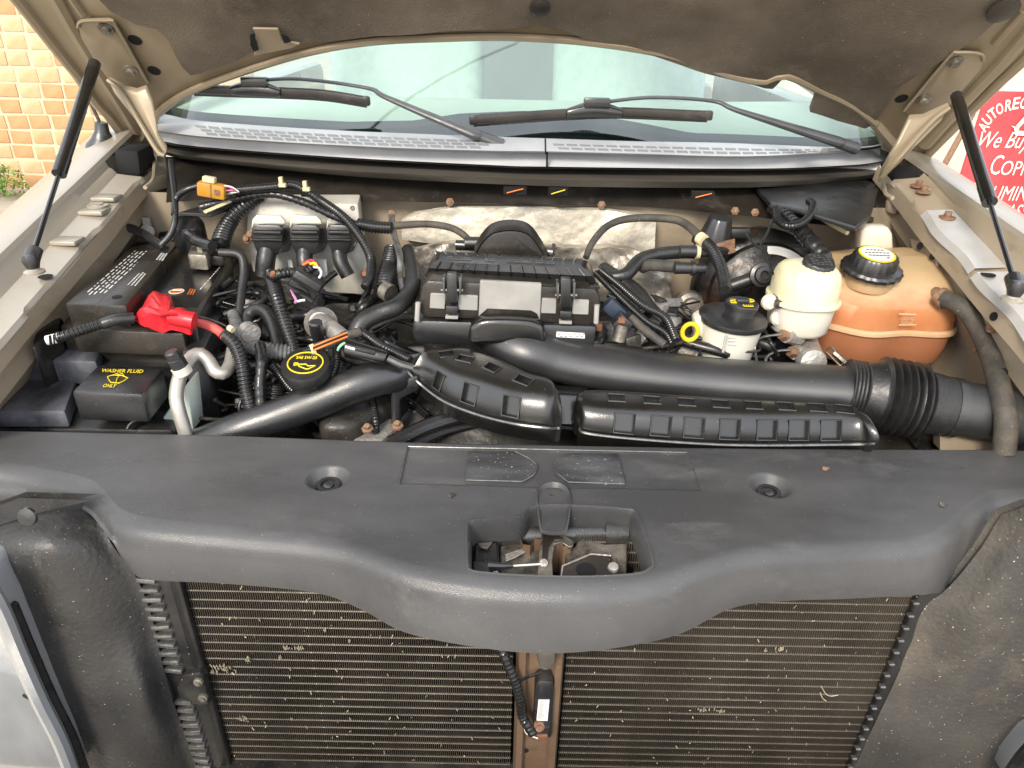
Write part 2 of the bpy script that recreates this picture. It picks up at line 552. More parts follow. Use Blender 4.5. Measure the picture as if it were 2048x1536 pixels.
# brick wall on the passenger side
M_MORTAR = mat('pale mortar', (0.66, 0.54, 0.38), (0.58, 0.46, 0.31), 8, 0.9, bump=0.5, bscale=60)
M_BRICKS = [mat('brick %d' % i, a, b, 9, 0.85, 0.08, bump=0.8, bscale=45, speck=0.35, speck_col=(0.25, 0.13, 0.06), speck_scale=60)
            for i, (a, b) in enumerate([((0.56, 0.38, 0.20), (0.48, 0.30, 0.15)), ((0.62, 0.45, 0.27), (0.54, 0.36, 0.19)),
                                        ((0.47, 0.25, 0.11), (0.54, 0.32, 0.16)), ((0.66, 0.50, 0.31), (0.58, 0.40, 0.22))])]
WY = 6.6
wall = thing('brick_wall', 'tan and orange brick wall with pale mortar beside the truck', 'wall')
BW, BH, GX, GZ = 0.172, 0.108, 0.024, 0.022
xw0, xw1 = -7.0, -2.35
obj('mortar', B().box(((xw0 + xw1) / 2, WY + 0.13, 1.6), (xw1 - xw0, 0.2, 3.6)), M_MORTAR, wall)
protos = []
for i in range(7):
    b = B().box((0, 0, 0), (BW, 0.06, BH))
    b.bevel(0.003, 2)
    for v in b.bm.verts:
        d_ = noise.noise_vector(v.co * 9 + Vector((i * 9, 0, 0))) * 0.006
        v.co += Vector((d_.x, 0, d_.z))
    protos.append(b.mesh('brick'))
nb = 0
for r in range(0, 18):
    z = 0.07 + r * (BH + GZ)
    for c in range(0, 24):
        x = -5.05 + c * (BW + GX) + (0.02 * math.sin(r * 2.1))
        if x > xw1 - 0.1 or nb >= 290:
            continue
        me = protos[random.randrange(7)]
        o = bpy.data.objects.new('brick', me)
        COL.objects.link(o)
        o.location = (x + random.uniform(-.006, .006), WY + 0.053 + random.uniform(-.003, .003), z + random.uniform(-.005, .005))
        o.rotation_euler = (0, R(random.uniform(-1.0, 1.0)), 0)
        o.parent = wall
        if not me.materials:
            me.materials.append(M_BRICKS[0])
        o.material_slots[0].link = 'OBJECT'
        o.material_slots[0].material = random.choice([M_BRICKS[0], M_BRICKS[1], M_BRICKS[1], M_BRICKS[3], M_BRICKS[2]] if z > 0.9 else [M_BRICKS[0], M_BRICKS[2], M_BRICKS[1], M_BRICKS[2]])  # paler mix higher up puts the wall's sunlit top into the brick colours
        nb += 1

# weeds at the foot of the wall
M_LEAF = mat('weed leaves', (0.10, 0.22, 0.035), (0.19, 0.33, 0.06), 30, 0.6)
for wi, (wx, wy, n, sp, hgt) in enumerate([(-4.55, 6.3, 420, 0.24, 0.34), (-4.0, 6.42, 90, 0.07, 0.2), (-4.93, 6.35, 160, 0.12, 0.62)]):
    b = B()
    for i in range(n):
        a = random.uniform(0, 6.28)
        rr = sp * math.sqrt(random.random())
        z = random.random() ** 0.8 * hgt * (1.1 - rr / sp * 0.6)
        c = Vector((wx + rr * math.cos(a), wy + rr * math.sin(a) * 0.6, z + 0.02))
        d = Vector((random.uniform(-1, 1), random.uniform(-1, 1), random.uniform(-.2, .8))).normalized() * random.uniform(.02, .045)
        s_ = d.cross(Vector((0, 0, 1))).normalized() * 0.011
        b.face([c - d * .5, c + s_, c + d, c - s_])
    for i in range(12):
        a = random.uniform(0, 6.28)
        rr = sp * 0.6 * random.random()
        b.tube([(wx, wy, 0), (wx + rr * math.cos(a), wy + rr * math.sin(a) * .5, hgt * .8)], 0.003, 5)
    o = obj('weed', b, M_LEAF)
    tag(o, ['low bushy green weed growing at the foot of the brick wall', 'tiny green weed sprouting from the brick wall joint', 'taller pale green weed against the brick wall'][wi], 'plant', 'weeds along the wall')

# building and sign on the driver's side
M_STUCCO = mat('cream painted wall', (0.70, 0.64, 0.50), (0.64, 0.57, 0.43), 3, 0.8, bump=0.2, speck=0.2)
M_GREYSID = mat('pale grey siding', (0.58, 0.58, 0.57), (0.52, 0.52, 0.51), 4, 0.6)
bl = thing('garage_building', 'cream and pale grey garage wall behind the red sign', 'building')
obj('wall', B().box((6.0, 7.35, 1.05), (7.0, 0.3, 2.1)), M_STUCCO, bl)
for i in range(9):
    obj('siding_panel', B().box((6.0, 7.20, 1.27 + i * 0.2), (7.0, 0.06, 0.185)).bevel(0.012), M_GREYSID, bl)
SY = 4.2
M_SIGNRED = mat('faded red sign board', (0.62, 0.045, 0.055), (0.68, 0.075, 0.085), 3, 0.45, 0.1, speck=0.25, speck_col=(0.3, 0.02, 0.03), speck_scale=60)
M_SIGNWH = mat('cream sign lettering', (0.84, 0.80, 0.66), None, 4, 0.6)
sg = thing('recycling_sign', 'red metal scrap sign with cream lettering and recycling arrows', 'sign')
a0 = P(1975, 182, y=SY)
b = B()
x0, zt = a0.x, a0.z
b.prism([(x0 + .03, SY, zt), (x0, SY, zt - .03), (x0, SY, zt - 1.42), (x0 + 1.0, SY, zt - 1.42), (x0 + 1.0, SY, zt)], (0, 0.015, 0))
obj('board', b, M_SIGNRED, sg)
for dx in (0.12, 0.88):
    obj('post', B().box((x0 + dx, SY + 0.04, (zt - .1) / 2), (0.05, 0.05, zt - .1)), M_INNER, sg)


def sign_text(s, pl, pr_x, h, shear=0.0, n_vis=1.0, bold=0.0):
    """s starts at pixel pl, first part reaches pixel pr_x; h cap height px"""
    o = P(pl[0], pl[1], y=SY - 0.004)
    k = pxm(o)
    w = (pr_x - pl[0]) * k / n_vis
    text(s, sg, o, Vector((w, 0, 0)), Vector((0, 0, h * k * 1.12)), M_SIGNWH, 0.001, shear=shear, bold=bold)


sign_text('We Buy', (1950, 305), 2055, 36, 0.25)
sign_text('C', (1976, 349), 1997, 34)
sign_text('OPPER', (1998, 350), 2048, 25, n_vis=.56)
sign_text('A', (1930, 388), 1958, 30, 0.2)
sign_text('LUMINUM', (1965, 400), 2048, 25, 0.1, .64)
sign_text('B', (1961, 432), 1989, 33, 0.2)
sign_text('RASS', (1993, 436), 2050, 25, 0.15)
sign_text('Recycling', (1940, 497), 2045, 34, 0.3, .82)
for ch, px_, py_, an_ in (('A', 1967, 254, 62), ('U', 1975, 240, 54), ('T', 1986, 227, 45), ('O', 1999, 218, 33), ('R', 2017, 211, 14), ('E', 2032, 207, 8), ('C', 2047, 206, 0), ('Y', 2062, 208, -10), ('C', 2077, 213, -22), ('L', 2090, 221, -32), ('I', 2099, 228, -40), ('N', 2108, 237, -48), ('G', 2118, 250, -56)):
    c = P(px_, py_, y=SY - .004)
    k = pxm(c)
    t_ = Vector((math.cos(R(an_)), 0, math.sin(R(an_))))
    u_ = Vector((-math.sin(R(an_)), 0, math.cos(R(an_))))
    text(ch, sg, c - t_ * 6.5 * k - u_ * 11 * k, t_ * (13 if ch != 'I' else 4) * k, u_ * 23 * k, M_SIGNWH, 0.001, bold=.02)
cen = P(2052, 252, y=SY - .005)
b = B()
for k in range(3):
    q = Matrix.Rotation(R(120 * k), 3, 'Y')
    for poly in ([(-.14, .0), (-.05, .15), (.0, .12), (-.085, -.02)], [(-.05, .15), (.05, .15), (.02, .09), (-.0, .10)], [(-.20, .0), (-.085, -.02), (-.12, -.09), (-.15, -.03)]):
        b.prism([cen + q @ Vector((px_, 0, pz_)) * .42 + Vector((0, -.0016 * k - .0005 * len(poly) - .001 * (poly[0][0] < -.1), 0)) for px_, pz_ in poly], (0, -.0004, 0))
obj('recycling_arrows', b, M_SIGNWH, sg)
rod = tag(obj('steel_rod', B().tube([P(1880, 345, y=5.2), P(1945, 228, y=5.6)], 0.022, 8).tube([P(1880, 345, y=5.2), Vector((2.2, 4.6, 0.0))], 0.022, 8), M_RUST),
          'rusty steel rod leaning in front of the cream garage wall', 'rod')

# ================================================================== TRUCK
truck = thing('pickup_truck', 'champagne pickup truck with its hood propped open', 'truck')
HN = Vector((0, -.70711, -.70711))
H0 = Vector((0, 1.55, 1.40))


def HP(px, py, off=0.0):
    return PP(px, py, H0 + HN * off, HN)


def HS(x, s, off=0.0):
    return Vector((x, 1.55 - .70711 * s, 1.40 + .70711 * s)) + HN * off


def sheet(pts, n, u, v, su, sv, thick, disp=None, both=True):
    """polygon prism cut into a fine lattice along u and v, so that it can be rumpled"""
    b = B()
    f = b.face(pts)
    bmesh.ops.triangulate(b.bm, faces=[f])
    for ax, st in ((u, su), (v, sv)):
        ds = [p.dot(ax) for p in pts]
        k = min(ds) + st
        while k < max(ds):
            bmesh.ops.bisect_plane(b.bm, geom=b.bm.verts[:] + b.bm.edges[:] + b.bm.faces[:], plane_co=ax * k, plane_no=ax)
            k += st
    r = bmesh.ops.extrude_face_region(b.bm, geom=b.bm.faces[:])
    vs_ = [e for e in r['geom'] if isinstance(e, bmesh.types.BMVert)]
    for q in vs_:
        q.co -= n * thick
    for q in b.bm.verts:
        if disp:
            q.co += n * disp(q.co)
    return b


def polyline(pxs, per=6):
    """smooth a 2D pixel outline"""
    return [(p.x, p.y) for p in smooth_path([Vector((a, b_, 0)) for a, b_ in pxs], per)]


hood_L = [(37, 0), (81, 56), (125, 112), (159, 153), (187, 200), (219, 231), (250, 275), (268, 281), (285, 275), (308, 234)]
hood_rear = [(308, 234), (350, 200), (406, 172), (517, 133), (634, 100), (752, 82), (900, 75), (1000, 73), (1076, 76), (1180, 84), (1330, 108), (1450, 148), (1530, 163), (1570, 150), (1640, 182), (1700, 210), (1750, 247)]
hood_R = [(1750, 247), (1787, 290), (1806, 325), (1825, 330), (1847, 316), (1872, 290), (1912, 250), (1962, 200), (2000, 162), (2048, 119)]
out = [HS(-.825, 1.12)] + [HP(*q) for q in hood_L[:-1] + polyline(hood_rear, 3) + hood_R[1:]] + [HS(.892, 1.12)]
b = B().prism(out, -HN * 0.022)
b.bevel(0.005, 2)
hood = obj('hood', b, M_HOODIN, truck)
rim = [HS(-.825, 1.12)] + [HP(*q) for q in hood_L]
obj('hood_edge', B().tube(resample(rim, .03)[0], 0.011, 8), M_HOODIN, hood)
rim = [HP(*q) for q in hood_R] + [HS(.892, 1.12)]
obj('hood_edge', B().tube(resample(rim, .03)[0], 0.011, 8), M_HOODIN, hood)
obj('hood_edge', B().tube(resample([HP(*q, .004) for q in polyline(hood_rear, 4)], .02)[0], 0.010, 8, flat=.7), M_HOODIN, hood)
# stamped side ribs
for path in ([(92, -40), (150, 62), (205, 150), (240, 205), (275, 262)], [(2080, 35), (2010, 118), (1950, 180), (1890, 245), (1850, 290)]):
    obj('stamped_rib', B().tube(smooth_path([HP(*q, .0) for q in path], 8), 0.014, 8, flat=.8), M_HOODIN, hood)
for path in ([(128, -30), (165, 25), (175, 35)], [(2048, 20), (1990, 85)]):
    obj('stamped_rib', B().tube(smooth_path([HP(*q, .0) for q in path], 6), 0.008, 8), M_HOODIN, hood)

lin_px = [(195, 0), (219, 25), (272, 53), (312, 62), (337, 84), (353, 116), (366, 137), (381, 153), (400, 148), (437, 136), (473, 126), (500, 110), (517, 105), (582, 94), (634, 88), (752, 73),
          (900, 64), (1000, 60), (1076, 53), (1128, 63), (1172, 81), (1300, 112), (1450, 161), (1530, 183), (1546, 184), (1555, 176), (1566, 164), (1600, 176), (1631, 188), (1628, 205), (1620, 225), (1675, 246), (1731, 262),
          (1744, 256), (1762, 234), (1803, 175), (1830, 158), (1859, 141), (1894, 122), (1962, 75), (2012, 31), (2044, 0)]
lin = [HS(-.64, 1.02, .014)] + [HP(*q, .014) for q in lin_px] + [HS(.83, 1.02, .014)]
AX, AS = Vector((1, 0, 0)), Vector((0, -.70711, .70711))


def liner_disp(p):
    return (noise.noise(p * 4) * .009 + abs(noise.noise(p * 9 + Vector((3, 1, 2)))) * -.005 + noise.noise(p * 22) * .0016 + abs(noise.noise(Vector((p.x * 2.5, p.y * 8, p.z * 8)))) * -.006)


lb = sheet(lin, HN, AX, AS, .016, .016, .012, liner_disp)
obj('hood_liner', lb, M_LINER, hood, 60, label='dusty brown felt hood liner with a torn drooping corner')
for (px_, py_, rr) in [(1080, 15, 21), (2006, 20, 30)]:
    c = HP(px_, py_, .018)
    obj('liner_retainer', B().lathe([(.001, .007), (.010, .007), (rr * pxm(c), .003), (rr * pxm(c), 0)], c, HN, 24), M_BROWNBLK, hood)
# spring clip in the liner's left corner
b = B().prism([HP(*q, .022) for q in [(505, 57), (556, 58), (565, 82), (600, 88), (585, 97), (508, 112), (512, 70)]], -HN * .004)
obj('liner_clip', b.bevel(.001, 1), M_HOODIN, hood)
for pl in ([(500, 70), (508, 68), (517, 100), (508, 104), (501, 92)], [(563, 69), (575, 74), (582, 84), (568, 87)]):
    obj('clip_slot', B().prism([HP(*q, .0265) for q in pl], -HN * .002), M_HOLE, hood)


def hinge(plate, leaf, arm, bolts, holes, side):
    h = obj('hood_hinge', B().prism([HP(*q, .010) for q in plate], -HN * .008).bevel(.003, 2), M_HOODIN, truck)
    ring = [HP(*q, .0115) for q in plate]
    obj('stamped_bead', B().tube(resample(smooth_path(ring[:5], 4), .01)[0], .0028, 6), M_HOODIN, h)
    off = lambda py: interp(py, [150, 330], [.014, .15])
    sd = Vector((side, 0, 0))
    obj('hinge_arm', B().prism([HP(q[0], q[1], off(q[1])) for q in arm], -HN * .012).bevel(.003, 2), M_HOODIN, h)
    obj('hinge_flange', B().tube(smooth_path([HP(q[0], q[1], off(q[1]) + .004) for q in leaf], 5), .0045, 8), M_HOODIN, h)
    for q in bolts:
        c = HP(*q, .0105)
        obj('hinge_bolt', B().lathe([(.013, 0), (.013, .0025), (.0075, .003), (.0075, .009), (.001, .0095)], c, HN, 12), M_ZINC, h)
    for q in holes:
        c = HP(*q, .0005)
        obj('panel_hole', B().lathe([(.0115, 0), (.0115, .001), (.0005, .0011)], c, HN, 16), M_HOLE, h)


hinge([(156, 55), (163, 42), (218, 41), (229, 48), (295, 166), (292, 176), (270, 184), (250, 180), (214, 158), (190, 125), (162, 78)],
      [(216, 160), (238, 178), (262, 215), (290, 262), (316, 303), (330, 311)],
      [(214, 160), (250, 180), (272, 185), (292, 178), (304, 205), (312, 245), (316, 275), (334, 303), (330, 313), (316, 306), (288, 265), (252, 218), (228, 188)],
      [(213, 57), (262, 140)], [(270, 80), (308, 141)], -1)
hinge([(1809, 222), (1897, 116), (1916, 105), (1962, 108), (1967, 122), (1962, 140), (1900, 212), (1847, 237), (1819, 239)],
      [(1898, 216), (1868, 238), (1830, 278), (1796, 318), (1768, 350), (1760, 360)],
      [(1819, 239), (1847, 237), (1900, 213), (1884, 242), (1834, 292), (1800, 325), (1772, 354), (1759, 362), (1764, 345), (1780, 318), (1797, 285)],
      [(1910, 122), (1847, 198)], [(1803, 197)], 1)


def strut(top, mid, bot, zb):
    t, b0 = HP(*top, .045), P(*bot, z=zb)
    best = min(range(1, 100), key=lambda i: abs((lambda q: 768 - F * (CM.transposed() @ (q - CO)).y / -(CM.transposed() @ (q - CO)).z)(t.lerp(b0, i / 100)) - mid[1]))
    m_ = t.lerp(b0, best / 100)
    s = obj('gas_strut', B().tube([t, t.lerp(m_, .12), t.lerp(m_, .13), m_], lambda a, l: .0105, 14).tube([t.lerp(m_, .86), m_.lerp(b0, .005)], .0112, 14), M_GLOSSBLK, truck)
    obj('piston_rod', B().tube([m_, b0], .0038, 10), M_ROD, s)
    d = (b0 - t).normalized()
    obj('ball_socket', B().tube([b0 - d * .022, b0 - d * .004, b0 + d * .004], lambda a, l: .0115, 12).lathe([(.001, -.012), (.009, -.011), (.0125, 0), (.009, .011), (.001, .012)], b0, (0, 0, 1), 14), M_PLASTIC, s)
    obj('ball_stud', B().lathe([(.015, -.019), (.015, -.016), (.009, -.013), (.006, 0)], b0, (0, 0, 1), 14), M_PAINT, s)
    obj('ball_socket', B().tube([t - d * .018, t - d * .012, t + d * .012], lambda a, l: .010, 12), M_PLASTIC, s)


strut((185, 140), (120, 347), (62, 522), 1.283)
strut((1916, 202), (1975, 402), (2033, 576), 1.300)

# fenders, rails and aprons


def zline(z0, y0, k):
    return lambda y: z0 + k * (y - y0)


for side, cz, fz, m_rail in ((-1, zline(1.289, 1.114, .228), zline(1.26, 1.158, .245), M_PAINT), (1, zline(1.335, 1.13, .105), zline(1.296, 1.187, .23), M_INNER)):
    ys = [.72 + i * .05 for i in range(34)]
    sec = [(1.01, lambda c, f: c - .75), (1.0, lambda c, f: c - .22), (.975, lambda c, f: c - .10), (.93, lambda c, f: c - .035), (.86, lambda c, f: c - .006), (.818, lambda c, f: c), (.812, lambda c, f: c - .001), (.808, lambda c, f: c - .008)]
    b = B().loft([[Vector((side * x, y, f_(cz(y), fz(y)))) for x, f_ in sec] for y in ys], False, False)
    obj('fender', b, M_PAINT, truck, 40)
    ys2 = [.80 + i * .0125 for i in range(51)]
    rows = []
    for y in ys2:
        c, f = cz(y), fz(y)
        wob = .006 * (1 if math.sin(y * 38) > .2 else 0) * (1 if y > .95 else .3)
        rows.append([Vector((side * x, y, z)) for x, z in ((.808, c - .008), (.803, c - .02), (.797, f + .012), (.790, f + .003), (.765, f), (.752 + wob, f - .001), (.742 + wob, f - .002), (.737 + wob, f - .010))])
    rail = obj('fender_rail', B().loft(rows, False, False), m_rail, truck, 30)
    if side > 0:
        b = B()
        for y0_, y1_ in ((.90, 1.09), (1.10, 1.29)):
            n_ = 16
            rws = []
            for i in range(n_ + 1):
                y = y0_ + (y1_ - y0_) * i / n_
                wob = .004 * math.sin(y * 40)
                rws.append([Vector((x, y, fz(y) + dz)) for x, dz in ((.792, .0065), (.765, .005), (.742 + wob, .004), (.733 + wob, -.006))])
            b.loft(rws, False, False)
        obj('galvanised_strip', b, M_SILVER, rail)
        for q in ((1833, 385), (1842, 402), (1887, 458)):
            c = P(*q, x=.77)
            obj('rusty_bolt', B().lathe([(.014, -.004), (.014, -.001), (.006, .0), (.006, .008), (.001, .0085)], (c.x, c.y, fz(c.y) + .008), (0, 0, 1), 10), M_RUST, rail)
    else:
        for y in (1.18, 1.28, 1.33):
            obj('stamped_step', B().box((-.768, y, fz(y) + .003), (.045, .035, .008)).bevel(.003), m_rail, rail)
        c = P(195, 410, x=-.768)
        obj('panel_stud', B().lathe([(.018, 0), (.018, .003), (.010, .004), (.010, .006), (.001, .006)], (c.x, c.y, fz(c.y) + .004), (0, 0, 1), 16), m_rail, rail)
    y = 1.03
    obj('rail_slot', B().lathe([(.011, 0), (.011, .0006), (.0005, .0007)], (side * .752, y + (.045 if side < 0 else .05), fz(y + .05) + (.0015 if side < 0 else .0055)), (0, 0, 1), 14), M_HOLE, rail)
    # inner apron under the rail
    rows = []
    for i in range(46):
        y = .80 + i * .0155
        f = fz(y)
        rows.append([Vector((side * (x + .006 * noise.noise(Vector((x * 9, y * 6, z * 9)))), y, z)) for x, z in ((.739, f - .006), (.735, f - .035), (.748, f - .045), (.757, f - .05), (.752, f - .085), (.775, f - .12), (.80, f - .17), (.79, f - .25), (.74, f - .36), (.70, .7))])
    ap = obj('inner_apron', B().loft(rows, False, False), M_INNER, truck, 40)

# brackets and holes on the driver side apron
b = B().prism([P(*q, x=.748) for q in ((1826, 478), (1850, 480), (1882, 500), (1880, 535), (1862, 530), (1830, 500))], (-.006, 0, 0))
obj('apron_bracket', b.bevel(.0015, 1), M_INNER, truck)
for q in ((1840, 492), (1866, 512), (1988, 633), (2008, 745)):
    c = P(*q, x=.735)
    obj('apron_hole', B().lathe([(.007, 0), (.007, .001), (.0005, .0011)], c, (-1, -.2, .2), 12), M_HOLE, truck)
for q in ((1938, 640), (1960, 700), (1985, 655)):
    c = P(*q, x=.75)
    obj('rusty_bolt', B().lathe([(.010, 0), (.009, .004), (.005, .005), (.001, .008)], c, (-1, -.2, .2), 10), M_RUST, truck)

# firewall
rows = []
for i in range(61):
    x = -.80 + 1.6 * i / 60
    rows.append([Vector((x, 1.43 - .02 * math.cos(x * 1.6) + .01 * noise.noise(Vector((x * 4, z * 5, 0))) , z)) for z in (.70, .95, 1.05, 1.12, 1.18, 1.22, 1.26, 1.28, 1.294)])
obj('firewall', B().loft(rows, False, False), M_INNER, truck, 30)
for q in ((783, 428), (900, 404), (1203, 410), (1470, 422), (1510, 425), (1360, 592)):
    c = P(*q, y=1.372)
    obj('rusty_bolt', B().lathe([(.0085, 0), (.008, .002), (.0048, .003), (.0045, .005), (.001, .0055)], c, (0, -1, .3), 6), M_RUST, truck)

# cowl
C0 = [(296, 222), (340, 232), (400, 243), (605, 258), (810, 268), (1087, 278), (1281, 284), (1450, 287), (1706, 296), (1795, 282)]
C1 = [(300, 262), (400, 275), (605, 289), (810, 299), (986, 304), (1087, 305), (1281, 310), (1500, 315), (1700, 303), (1788, 290)]
C2 = [(318, 282), (400, 294), (693, 316), (986, 331), (1087, 334), (1500, 338), (1700, 331), (1768, 323)]
C3 = [(330, 302), (400, 315), (693, 343), (986, 357), (1193, 362), (1500, 365), (1700, 353), (1762, 345)]
C4 = [(332, 310), (400, 322), (693, 352), (986, 368), (1193, 374), (1500, 375), (1700, 362), (1755, 354)]
C5 = [(338, 402), (500, 392), (700, 398), (1050, 405), (1300, 412), (1500, 430), (1700, 452), (1742, 440)]


def rowcurve(c, t, z):
    xs = [q[0] for q in c]
    px_ = xs[0] + (xs[-1] - xs[0]) * t
    z -= .026 * max(0, min(1, (t - .5) / .5)) ** 1.5
    return P(px_, interp(px_, xs, [q[1] for q in c]), z=z)


def smc(c):
    return [(p.x, p.y) for p in smooth_path([Vector((a, b_, 0)) for a, b_ in c], 5)]


C0, C1, C2, C3, C4, C5 = map(smc, (C0, C1, C2, C3, C4, C5))
NT = 90
ts = [i / NT for i in range(NT + 1)]


def strip(curves):
    return B().loft([[rowcurve(c, t, z) + Vector((0, dy, 0)) for c, z, dy in curves] for t in ts], False, False)


cowl = obj('cowl_panel', strip([(C0, 1.405, .03), (C0, 1.414, 0), (C1, 1.4045, .012), (C1, 1.400, 0), (C1, 1.394, -.002), (C2, 1.376, .004), (C2, 1.372, .01)]), M_COWL, truck, 40)
seal = obj('hood_seal', strip([(C2, 1.372, .012), (C2, 1.373, -.008), (C2, 1.370, -.014), (C2, 1.364, -.012), (C2, 1.360, .004), (C3, 1.356, .006), (C3, 1.353, -.004), (C4, 1.341, 0), (C4, 1.336, .008)]), M_COWLD, truck, 30)
plenum = obj('cowl_plenum', strip([(C4, 1.338, .006), (C4, 1.330, .012), (C5, 1.298, -.012), (C5, 1.290, 0.0), (C5, 1.288, .04)]), M_BROWNBLK, truck, 30)


def cowl_pt(px_, f, lift=.0):
    r0 = interp(px_, [q[0] for q in C0], [q[1] for q in C0])
    r1 = interp(px_, [q[0] for q in C1], [q[1] for q in C1])
    dz_ = .026 * max(0, min(1, ((px_ - 300) / 1490 - .5) / .5)) ** 1.5
    a, b_ = P(px_, r0, z=1.414 - dz_), P(px_, r1, z=1.4045 - dz_) + Vector((0, .012, 0))
    return a.lerp(b_, f) + Vector((0, 0, lift))


for rng, fr in (((388, 965, 25), (.30, .52, .74)), ((1106, 1700, 25), (.38, .68))):
    for j, f in enumerate(fr):
        px_ = rng[0] + j * 10
        while px_ < rng[1] - (3 - j) * 4:
            q = [cowl_pt(px_ + a, f + e, .0007) for a, e in ((0, 0), (21, 0), (24, .15), (3, .15))]
            obj('grille_slot', B().prism(q, (0, 0, -.004)), M_SLOT, cowl)
            px_ += rng[2] + 1.5
q = [cowl_pt(1089 + a, f, .0012) for a, f in ((0, .0), (3, .0), (4, 1.1), (1, 1.1))]
obj('panel_seam', B().prism(q, (0, 0, -.004)).prism([P(1092, 303, z=1.402) + Vector((0, -.004, 0)), P(1096, 303, z=1.402) + Vector((0, -.004, 0)), P(1096, 334, z=1.376), P(1092, 334, z=1.376)], (0, .004, 0)), M_HOLE, cowl)
# openings and coloured wires in the plenum face
for (px_, py_, w_, mw) in ((1030, 381, 46, M_ORPRINT), (1116, 383, 38, M_YELLOW), (1405, 390, 44, M_ORPRINT), (612, 385, 18, M_PLASTIC)):
    c = P(px_, py_, y=1.325)
    k = pxm(c)
    o = obj('plenum_opening', B().box(c, (w_ * k, .012, 14 * k)), M_HOLE, plenum)
    obj('loose_wire', B().tube(smooth_path([c + Vector((-w_ * k * .35, -.008, -.003)), c + Vector((0, -.011, .002)), c + Vector((w_ * k * .35, -.008, .005))], 5), .0012, 6), mw, plenum)
# right hand drip tray
b = B().slab([(1510, 372), (1735, 360), (1760, 372), (1742, 430), (1712, 452), (1600, 418), (1540, 405)], 1.322, .01)
obj('drip_tray', b.bevel(.003), M_PLASTIC, truck)
obj('drip_tray_lip', B().tube(smooth_path([P(1628, 428, z=1.30), P(1660, 447, z=1.297), P(1695, 466, z=1.294)], 4), .004, 6), M_CREAM, truck)
b = B().slab([(355, 425), (420, 428), (520, 395), (525, 385), (470, 392), (400, 412)], 1.293, .006)
obj('drip_tray', b.bevel(.001, 1), M_PLASTIC, truck)
obj('drip_tray_lip', B().tube([P(410, 424, z=1.298), P(495, 388, z=1.312)], .0055, 6, flat=.5), M_CREAM, truck)
# corner pockets behind the hinges
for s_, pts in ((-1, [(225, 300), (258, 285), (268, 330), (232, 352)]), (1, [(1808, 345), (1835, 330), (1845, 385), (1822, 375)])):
    obj('dark_corner_block', B().prism([P(*q, x=s_ * .80) for q in pts], (s_ * -.05, 0, 0)).bevel(.008), M_HOLE, truck)  # black block stands for the shade inside the open corner
for pts in ([(262, 330), (310, 300), (330, 312), (336, 345), (290, 362), (240, 350)], [(1768, 352), (1800, 345), (1830, 390), (1800, 402), (1775, 395)]):
    obj('hinge_pocket', B().prism([P(*q, z=1.315) for q in pts], (0, 0, -.03)).bevel(.008), M_INNER, truck)
for pts in ([(310, 310), (309, 335), (308, 352), (302, 366), (290, 375)], [(1768, 358), (1769, 375), (1772, 388), (1785, 396)]):
    obj('edge_flange', B().tube(smooth_path([P(*q, z=1.335) for q in pts], 4), .004, 6), M_INNER, truck)

# windscreen
GD, GN = Vector((0, .80, .60)), Vector((0, -.60, .80))
G0 = Vector((0, 1.425, 1.418))
rows, rows_f = [], []
FR = [(300, 205), (400, 205), (610, 214), (810, 222), (900, 212), (1017, 211), (1134, 215), (1300, 230), (1500, 243), (1800, 250)]
for t in ts:
    p = rowcurve(C0, -.06 + t * 1.12, 1.412) + Vector((0, .006, 0))
    rows.append([p + GD * s_ + GN * (.02 * math.sin(math.pi * s_ / .95)) for s_ in [0, .05, .1, .2, .35, .5, .65, .8, .95]])
    q = PP(1024 + (t - .5) * 1600, interp(1024 + (t - .5) * 1600, [a[0] for a in FR], [a[1] for a in FR]), G0, GN)
    rows_f.append([p - GN * .006 - GD * .004, p + GD * max(.03, (q - p).dot(GD)) - GN * .006 + Vector((0, 0, .0))])
obj('windscreen', B().loft(rows, False, False), M_GLASS, truck, 60)
obj('windscreen_border', B().loft(rows_f, False, False), M_FRIT, truck, 60)


def G(px, py, off):
    return PP(px, py, G0 + GN * off, GN)


def wiper(arm, blade, holder):
    a = smooth_path([G(px_, py_, o_) for px_, py_, o_ in arm], 6)
    w = obj('wiper', B().tube(a, lambda t, l: .0150 - .0105 * min(1, t * 1.75), 12, flat=.75), M_WIPER, truck)
    bl_ = smooth_path([G(px_, py_, o_) for px_, py_, o_ in blade], 6)
    obj('blade', B().tube(bl_, .0058, 8, flat=1.5), M_BROWNBLK, w)
    obj('blade_lip', B().tube([p - GN * .010 for p in bl_], .002, 6, flat=3), M_RUBBER, w)
    hh = [G(px_, py_, o_) for px_, py_, o_ in holder]
    obj('blade_clip', B().tube(smooth_path(hh, 5), lambda t, l: .0075 + .006 * math.sin(math.pi * t), 8, flat=1.2).box(hh[1] + GN * .012 + Vector((.004, 0, .004)), (.05, .018, .018)).bevel(.004), M_GLOSSBLK, w)
    for e in (bl_[0], bl_[-1]):
        obj('end_cap', B().box(e, (.016, .012, .018)).bevel(.004), M_BROWNBLK, w)


wiper([(1005, 290, .012), (960, 273, .022), (936, 264, .03), (775, 196, .045), (734, 176, .045), (599, 158, .045), (500, 162, .04)],
      [(384, 178, .026), (463, 181, .026), (560, 184, .026), (650, 189, .026), (732, 202, .022)], [(462, 181, .028), (510, 178, .03), (562, 186, .028)])
wiper([(1712, 297, .012), (1680, 286, .022), (1656, 278, .03), (1478, 222, .045), (1425, 202, .045), (1301, 195, .045), (1185, 207, .04)],
      [(947, 240, .022), (1040, 233, .026), (1135, 227, .026), (1243, 224, .026), (1417, 231, .024)], [(1132, 227, .028), (1188, 220, .03), (1245, 227, .028)])

